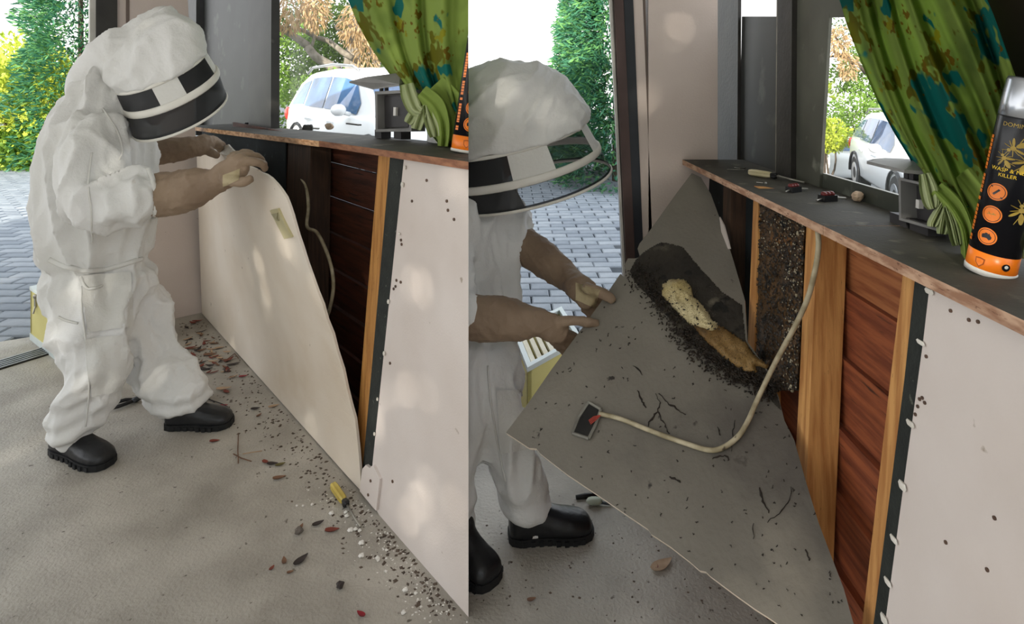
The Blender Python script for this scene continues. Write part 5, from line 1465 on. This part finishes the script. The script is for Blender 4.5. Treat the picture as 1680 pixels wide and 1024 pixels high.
def boot(root, heel, toe, height=.10):
    """Heel and toe: points on the floor."""
    d = (toe - heel); L_ = d.length; d.normalize(); s = Vector((-d.y, d.x, 0)); up = Vector((0, 0, 1))
    g = G(); rs_ = []
    for t, hw, h in ((-.02, .020, .060), (.02, .034, .085), (.12, .038, .105), (.30, .038, .105), (.45, .040, .088), (.60, .045, .074), (.75, .048, .066), (.88, .044, .058), (.96, .034, .048), (1.0, .016, .034)):
        c = heel + d * L_ * t
        rs_.append([c + s * hw * x + up * (.014 + (h - .014) * y) for x, y in ((-.9, 0), (-1.05, .25), (-1.0, .55), (-.72, .85), (-.3, 1), (.3, 1), (.72, .85), (1.0, .55), (1.05, .25), (.9, 0), (0, -.02))])
    g.rings(rs_)
    a = heel + d * L_ * .17
    g.tube([a + up * .06, a + up * .11, a + up * height], [.040, .034, .026], 14)
    o = fuse('boot', g, m_boot, root, .005, 5)
    g = G(); n = 22; out = []
    for t, hw in ((-.03, .018), (.0, .032), (.1, .041), (.3, .039), (.45, .040), (.6, .047), (.75, .051), (.88, .047), (.97, .036), (1.02, .016)): out.append((t, hw))
    ring = [heel + d * L_ * t + s * hw for t, hw in out] + [heel + d * L_ * t - s * hw for t, hw in out[::-1]]
    g.prism([p + up * .001 for p in ring], up * .020)
    sole = g.mk('boot_sole', m_sole, o)
    g = G()
    for k in range(9):
        t = .05 + k * .1
        for sd in (-1, 1):
            hw = [h for tt, h in out if tt >= t - .05][0]
            g.box(heel + d * L_ * t + s * sd * (hw + .001) + up * .009, .012, .006, .014, ax=d, ay=s)
    g.mk('sole_tread', m_sole, o, kind='stuff')
    return o

def veil_hood(root, depth, e1p, beta, dpx, sect, seed, back, windows, veil_arcs, m_v, fold):
    """sect: name -> (cx, cy, half length px); e1p: unit direction of the brim in the picture (x, y down)."""
    e1 = Vector((e1p[0], 0, -e1p[1])).normalized(); axd = Vector((-e1p[1], 0, -e1p[0])).normalized()
    if axd.z > 0: axd = -axd
    e2 = -ray(sect['band'][0], sect['band'][1]).normalized() * math.cos(beta) + axd * math.sin(beta)
    k = depth / FPX
    def P(c, L_, Dp, q, sh=0.0): return D(c[0], c[1], depth) + e1 * L_ * k * math.cos(q) + e2 * Dp * k * math.sin(q) + axd * sh
    # cloth dome with the collar behind
    g = G(); rs_ = []
    dome = sect['dome']
    b0 = sect['base']; rs_.append([P((b0[0] + 1, b0[1] + 4), b0[2] + 2, b0[3] + 2, 2 * math.pi * i / 28) for i in range(28)])
    for cx, cy, L_, Dp in dome: rs_.append([P((cx, cy - 2), L_ * 1.07 + 3, Dp * 1.07 + 3, 2 * math.pi * i / 28) for i in range(28)])
    g.rings(rs_)
    chain(g, back, 18)
    hood = fuse('hood', g, m_suit, root, .010, 7, fold)
    rim_s, band_s, base_s = sect['rim'], sect['band'], sect['base']
    def lerp_s(a, b, t): return [a[i] * (1 - t) + b[i] * t for i in range(4)]
    def strip(name, a, b, q0, q1, m, parent, n=26, rows=4, lift=0.0, kind=None):
        v, f = [], []
        for j in range(rows + 1):
            c = lerp_s(a, b, j / rows)
            for i in range(n + 1): v.append(P(c[:2], c[2] + lift, c[3] + lift, q0 + (q1 - q0) * i / n))
        for j in range(rows):
            for i in range(n): f.append((j * (n + 1) + i, j * (n + 1) + i + 1, (j + 1) * (n + 1) + i + 1, (j + 1) * (n + 1) + i))
        return mk(name, v, f, m, parent, smooth=True)
    def hoop(name, c, r0, ratio, m, parent, n=48):
        g = G(); pts = [P(c[:2], c[2], c[3], 2 * math.pi * i / n) for i in range(n)]
        rs2 = []
        for i in range(n):
            q = 2 * math.pi * i / n; o_ = (e1 * math.cos(q) + e2 * math.sin(q)).normalized()
            rs2.append([pts[i] + o_ * r0 * math.cos(a) + axd * r0 * ratio * math.sin(a) for a in [2 * math.pi * z / 8 for z in range(8)]])
        g.rings(rs2 + [rs2[0]], False); return g.mk(name, m, parent, smooth=True)
    for nm, q0, q1, mm in windows: strip(nm, base_s, band_s, q0, q1, mm, hood)
    for nm, q0, q1, mm in veil_arcs: strip(nm, band_s, rim_s, q0, q1, mm, hood, 40, 6)
    strip('net_border', lerp_s(band_s, rim_s, .86), rim_s, 0, math.pi * 2, m_veil, hood, 48, 2, .4)
    hoop('veil_band', band_s, .006, 2.3, m_band, hood)
    hoop('dome_seam', base_s, .004, 1.6, m_band, hood)
    hoop('veil_rim', rim_s, .005, 1.0, m_band, hood)
    return hood, e1, axd, e2

def head(root, c, r, fwd):
    """A head with a face inside the hood; fwd is where it looks."""
    f = Vector(fwd).normalized(); up = Vector((0, 0, 1)); up = (up - f * up.dot(f)).normalized(); s = f.cross(up)
    g = G()
    g.ball(c, r * .78, r * .95, r * 1.15, 16, 10, s, f, up); g.ball(c + f * r * .25 - up * r * .75, r * .5, r * .5, r * .45, 12, 8, s, f, up)
    g.ball(c + f * r * .98 - up * r * .12, r * .13, r * .2, r * .24, 8, 6, s, f, up); g.ball(c + f * r * .80 + up * r * .22, r * .5, r * .12, r * .1, 10, 5, s, f, up)
    for k in (-1, 1): g.ball(c + s * k * r * .8 - f * r * .05, r * .10, r * .2, r * .28, 8, 6, s, f, up)
    g.ball(c + f * r * .78 - up * r * .55, r * .3, r * .12, r * .09, 8, 5, s, f, up)
    g.tube([c - up * r * .7 - f * r * .1, c - up * r * 1.9 - f * r * .35], [r * .52, r * .6], 12)
    h = fuse('head', g, m_skin, root, .008, 3)
    g = G()
    for k in (-1, 1): g.ball(c + f * r * .83 + s * k * r * .33 + up * r * .05, r * .11, r * .08, r * .07, 8, 5, s, f, up)
    g.mk('eyes', mat('eye_white', 'ddd6cc'), h, smooth=True)
    G().ball(c + up * r * .25 - f * r * .15, r * .84, r * .95, r * 1.02, 14, 8, s, f, up).mk('hair', m_hair, h, smooth=True)
    return h

def glove(root, arm, fingers, voxel=.0042, seed=0):
    g = G(); chain(g, arm, 14, 4)
    for fg in fingers: chain(g, fg, 10, 4)
    return fuse('glove', g, m_glove, root, voxel, 4, cloth_fold(.0042, .0016, 13, 38, Vector((1, 1, 1)), seed))

# ---- left beekeeper
bkL = empty('person', Z0(210, 725), 'person in a white hooded bee suit and black boots bending the cream board', 'person')
g = G()
chain(g, [(182, 128, 2.22, 42, .9), (168, 178, 2.23, 64, 1.0), (162, 235, 2.24, 84, .98), (160, 300, 2.25, 92, .95), (161, 365, 2.25, 94, .92), (160, 415, 2.25, 88, .92), (160, 436, 2.25, 84, .94), (163, 468, 2.25, 88, .96), (168, 505, 2.25, 72, .9)], 26)
chain(g, [(152, 470, 2.20, 74, .8), (153, 530, 2.16, 66, .85), (156, 585, 2.14, 58, .9), (152, 628, 2.13, 53, .95), (134, 672, 2.12, 48, .95), (122, 704, 2.11, 41, 1.0), (122, 716, 2.11, 36, 1.0)], 22)
chain(g, [(205, 470, 2.33, 50, .9), (232, 520, 2.34, 46, 1.0), (255, 575, 2.34, 44, 1.0), (272, 615, 2.32, 46, 1.0), (293, 645, 2.305, 45, 1.0), (303, 661, 2.295, 41, 1.0), (305, 667, 2.29, 38, 1.0)], 20)
chain(g, [(158, 205, 2.12, 50, .9), (150, 255, 2.07, 54, .85), (146, 305, 2.03, 54, .85), (168, 330, 2.01, 54, .85), (205, 326, 2.01, 53, .9), (240, 320, 2.02, 46, 1.0), (258, 318, 2.025, 42, 1.0)], 20)
chain(g, [(205, 195, 2.40, 44, .9), (228, 230, 2.44, 34, .95), (246, 246, 2.45, 26, 1.0), (256, 248, 2.455, 24, 1.0)], 16)
cfL = cloth_fold(.040, .010, 4.0, 16, Vector((1, 1, .6)), 1)
def foldL(p, n):
    f = cfL(p, n)
    # cinched waist and gathers over the boots
    wy = HC - (434 - CY) / FPX * 2.25
    f -= .016 * math.exp(-((p.z - wy) / .022) ** 2)
    f *= min(1, .30 + p.z / .40)
    if p.z < .30: f += .007 * math.sin(p.z * 95 + 3 * noise.noise(p * 6)) * (1 - p.z / .30)
    return f
suitL = fuse('bee_suit', g, m_suit, bkL, .0090, 6, foldL)
trL = bvh_of([suitL])
def seam(name, tree, pts, r, parent, m=m_suit2, lift=.002):
    p = drape_line(tree, pts, lift)
    if len(p) > 3: return G().tube(p, r, 6).mk(name, m, parent, smooth=True)
seam('waist_elastic', trL, [(80, 425), (105, 436), (135, 443), (168, 442), (200, 434), (232, 424)], .009, suitL)
g = G(); drape(g, trL, [(133, 450), (216, 446), (218, 536), (142, 546)], 12, 12, .006); g.mk('hip_pocket', m_suit2, suitL, smooth=True)
seam('pocket_mouth', trL, [(133, 452), (140, 470), (152, 474), (166, 470)], .005, suitL, m_suit2, .006)
g = G(); drape(g, trL, [(140, 556), (210, 548), (204, 640), (150, 650)], 10, 10, .005); g.mk('knee_patch', m_suit2, suitL, smooth=True)
seam('side_seam', trL, [(134, 470), (136, 520), (142, 580), (146, 640), (140, 700)], .003, suitL)
seam('back_seam', trL, [(150, 250), (145, 300), (150, 350), (150, 400)], .003, suitL)
seam('sleeve_cuff', trL, [(243, 276), (250, 296), (254, 320), (254, 345), (250, 360)], .008, suitL)
seam('slash_pocket', trL, [(96, 520), (112, 527), (128, 531)], .004, suitL)
seam('shoulder_seam', trL, [(168, 178), (190, 212), (200, 245), (196, 262)], .0035, suitL)
boot(bkL, Z0(94, 738), Z0(178, 766)).location
boot(bkL, Z0(276, 699), Z0(380, 696))
e1L = Vector((.91, -.41)).normalized()
hoodL, ex, ad, e2 = veil_hood(bkL, 2.20, e1L, .30, 75,
    {'rim': (294, 188, 84, 78), 'band': (280, 148, 84, 76), 'base': (262, 115, 82, 72),
     'dome': [(261, 116, 81, 71), (252, 102, 86, 70), (240, 86, 90, 68), (236, 68, 84, 64), (238, 48, 66, 54), (242, 32, 44, 38), (246, 22, 22, 20)]},
    2, [(215, 88, 2.22, 52, .95), (180, 106, 2.23, 42, .95), (156, 130, 2.24, 42, .95), (160, 150, 2.24, 46, 1.0), (186, 168, 2.24, 44, .9), (205, 190, 2.24, 40, .9)],
    [('veil_window', math.pi * .59, math.pi * 1.0, m_veil), ('cloth_panel', math.pi * .42, math.pi * .59, m_suit2), ('veil_window', math.pi * .15, math.pi * .42, m_veil), ('cloth_panel', math.pi * 1.0, math.pi * 2.15, m_suit2)],
    [('veil_net', 0, math.pi * 2, m_veil)], m_veil, cloth_fold(.016, .006, 4.5, 14, Vector((1, 1, 1)), 5))
head(bkL, D(284, 146, 2.21), .072, (.85, .25, -.45))
gl = glove(bkL, [(254, 320, 2.025, 37, .85), (288, 317, 2.02, 37, .8), (322, 307, 2.0, 33, .8), (342, 302, 1.99, 26, .8), (357, 296, 1.98, 22, .8), (374, 284, 1.965, 24, .6), (394, 271, 1.95, 21, .55), (402, 268, 1.945, 17, .55)],
      [[(394, 266, 1.94, 9, 1), (414, 264, 1.94, 8.5, 1), (430, 269, 1.955, 7.5, 1), (435, 278, 1.975, 6.5, 1)],
       [(390, 259, 1.955, 9, 1), (410, 256, 1.975, 8.5, 1), (426, 260, 1.995, 7.5, 1), (432, 271, 2.01, 6.5, 1)],
       [(384, 257, 1.97, 8.5, 1), (400, 252, 2.01, 8.2, 1), (415, 255, 2.035, 7.5, 1), (422, 266, 2.05, 6.5, 1)],
       [(376, 260, 1.98, 8, 1), (388, 254, 2.03, 7.5, 1), (402, 255, 2.06, 7, 1), (408, 265, 2.07, 6, 1)],
       [(368, 294, 1.95, 12, 1), (386, 299, 1.925, 10, 1), (402, 297, 1.915, 9, 1), (414, 293, 1.92, 7.5, 1)]], seed=2)
g = G(); drape(g, bvh_of([gl]), [(366, 288), (394, 276), (392, 296), (366, 306)], 8, 6, .002); g.mk('pale_palm', m_palm, gl, smooth=True)
glove(bkL, [(250, 249, 2.45, 24, .9), (288, 246, 2.47, 21, .9), (318, 241, 2.50, 18, .9), (334, 237, 2.53, 18, .8), (346, 238, 2.56, 16, .6)],
      [[(344, 232, 2.56, 7, 1), (356, 234, 2.60, 6.5, 1), (362, 244, 2.64, 6, 1), (362, 254, 2.66, 5, 1)], [(346, 236, 2.58, 7, 1), (358, 240, 2.62, 6.5, 1), (366, 250, 2.68, 5.5, 1)],
       [(340, 230, 2.58, 7, 1), (352, 230, 2.63, 6.5, 1), (364, 238, 2.68, 6, 1), (370, 249, 2.72, 5, 1)], [(336, 230, 2.6, 6.5, 1), (348, 228, 2.65, 6, 1), (358, 232, 2.7, 5.5, 1), (364, 242, 2.74, 5, 1)],
       [(340, 246, 2.53, 8, 1), (350, 253, 2.52, 7, 1), (358, 256, 2.53, 6, 1)]], seed=4)

# ---- right beekeeper
bkR = empty('person', Z0(850, 905), 'person in a white hooded bee suit, half hidden, lifting the grey board', 'person')
g = G()
chain(g, [(775, 268, 2.12, 52, .8), (782, 310, 2.12, 66, .85), (780, 370, 2.08, 76, .85), (776, 430, 2.04, 80, .8), (774, 490, 1.99, 80, .8), (774, 545, 1.95, 78, .8), (776, 590, 1.90, 72, .8)], 24)
chain(g, [(764, 580, 1.85, 58, .85), (760, 650, 1.78, 44, .9), (756, 730, 1.73, 38, .9), (752, 810, 1.69, 34, .9), (750, 870, 1.66, 32, .9), (752, 900, 1.65, 30, .9)], 20)
chain(g, [(800, 580, 1.88, 56, .9), (815, 650, 1.83, 52, .95), (830, 715, 1.79, 50, .95), (846, 765, 1.765, 52, .95), (862, 815, 1.75, 47, 1), (868, 842, 1.745, 42, 1), (866, 852, 1.745, 38, 1)], 20)
chain(g, [(822, 320, 2.16, 42, .9), (838, 355, 2.13, 38, .95), (852, 384, 2.08, 34, 1), (864, 400, 2.05, 31, 1)], 16)
chain(g, [(758, 335, 2.02, 50, .8), (742, 420, 1.88, 46, .85), (740, 490, 1.77, 44, .9), (752, 518, 1.73, 42, .95), (770, 521, 1.725, 40, 1)], 18)
cfR = cloth_fold(.036, .010, 4.2, 16, Vector((1, 1, .6)), 3)
def foldR(p, n):
    f = cfR(p, n) * min(1, .30 + p.z / .40)
    if p.z < .26: f += .007 * math.sin(p.z * 95 + 3 * noise.noise(p * 6)) * (1 - p.z / .26)
    return f
suitR = fuse('bee_suit', g, m_suit, bkR, .0090, 6, foldR)
trR = bvh_of([suitR])
seam('knee_seam', trR, [(820, 690), (838, 705), (856, 712), (874, 708)], .003, suitR)
seam('side_seam', trR, [(800, 600), (806, 660), (815, 720), (830, 790)], .003, suitR)
g = G(); drape(g, trR, [(812, 640), (868, 640), (880, 735), (822, 745)], 8, 10, .005); g.mk('knee_patch', m_suit2, suitR, smooth=True)
boot(bkR, Z0(838, 884), Z0(970, 872))
boot(bkR, Z0(748, 912), Z0(810, 964))
hoodR, ex, ad, e2 = veil_hood(bkR, 2.13, Vector((.972, -.235)).normalized(), .26, 100,
    {'rim': (868, 305, 137, 112), 'band': (850, 270, 136, 110), 'base': (838, 226, 124, 104),
     'dome': [(838, 228, 123, 103), (832, 205, 124, 102), (826, 180, 118, 98), (818, 155, 104, 90), (812, 130, 82, 74), (808, 112, 56, 52), (806, 102, 28, 26)]},
    3, [(780, 180, 2.16, 75, .9), (750, 230, 2.18, 56, .95), (760, 270, 2.16, 56, .95)],
    [('veil_window', math.pi * .53, math.pi * .9, m_veil), ('cloth_panel', math.pi * .37, math.pi * .53, m_suit2), ('veil_window', math.pi * .155, math.pi * .37, m_veilR), ('cloth_panel', math.pi * -.12, math.pi * .155, m_suit2), ('veil_window', -math.pi * .34, -math.pi * .12, m_veilR), ('cloth_panel', -math.pi * 1.1, -math.pi * .34, m_suit2)],
    [('veil_net', -math.pi * .5, math.pi * .53, m_veilR), ('dark_net', math.pi * .53, math.pi * 1.5, m_veil)], m_veilR, cloth_fold(.017, .006, 4.5, 14, Vector((1, 1, 1)), 8))
head(bkR, D(806, 258, 2.15), .095, (.85, .1, -.35))
bdep = lambda x, y: on_pb(x, y).y
z1, z2 = bdep(985, 497), bdep(960, 530)
gr1 = glove(bkR, [(858, 402, 2.05, 31, .85), (886, 421, 2.0, 30, .8), (916, 444, 1.93, 26, .8), (936, 460, 1.87, 22, .8), (950, 472, z1 + .07, 23, .65), (964, 484, z1 + .04, 24, .5), (974, 490, z1 + .03, 20, .5)],
      [[(962, 472, z1 + .015, 11, 1), (982, 478, z1 - .005, 10, 1), (998, 486, z1 - .016, 8.5, 1), (1005, 493, z1 - .016, 7.5, 1)],
       [(972, 482, z1 + .05, 10, 1), (992, 488, z1 + .055, 9, 1), (1008, 500, z1 + .06, 8, 1)], [(970, 492, z1 + .05, 10, 1), (990, 502, z1 + .055, 9, 1), (1006, 516, z1 + .06, 8, 1)],
       [(964, 500, z1 + .05, 10, 1), (982, 514, z1 + .055, 9, 1), (996, 526, z1 + .06, 8, 1)], [(958, 504, z1 + .05, 9, 1), (966, 514, z1 + .05, 8.5, 1), (974, 526, z1 + .055, 7, 1)]], seed=6)
g = G(); drape(g, bvh_of([gr1]), [(945, 464), (985, 476), (975, 505), (945, 492)], 10, 8, .002); g.mk('pale_palm', m_palm, gr1, smooth=True)
gr2 = glove(bkR, [(766, 521, 1.725, 37, .85), (806, 522, 1.715, 38, .8), (846, 526, 1.70, 34, .8), (874, 528, 1.69, 27, .8), (892, 532, 1.685, 23, .8), (910, 540, 1.685, 23, .6), (926, 548, 1.69, 17, .5)],
      [[(914, 530, z2 - .005, 11, 1), (938, 527, z2 - .018, 10.5, 1), (962, 528, z2 - .018, 9.5, 1), (981, 531, z2 - .016, 7.5, 1)],
       [(920, 545, z2 + .03, 10, 1), (942, 552, z2 + .045, 9, 1), (960, 560, z2 + .05, 8, 1)], [(916, 552, z2 + .03, 10, 1), (936, 562, z2 + .045, 9, 1), (950, 572, z2 + .05, 8, 1)],
       [(912, 556, z2 + .03, 10, 1), (928, 568, z2 + .045, 9, 1), (940, 580, z2 + .05, 8, 1)], [(906, 556, z2 + .025, 9, 1), (918, 568, z2 + .04, 8.5, 1), (928, 580, z2 + .05, 7, 1)]], seed=9)

tb = Z0(447, 1020)
ph = empty('work_boot', Z0(447, 1090), 'black boot toe showing at the bottom edge of the left floor', 'boot')
boot(ph, Vector((tb.x + .01, 1.115, 0)), Vector((tb.x, 1.395, 0)))
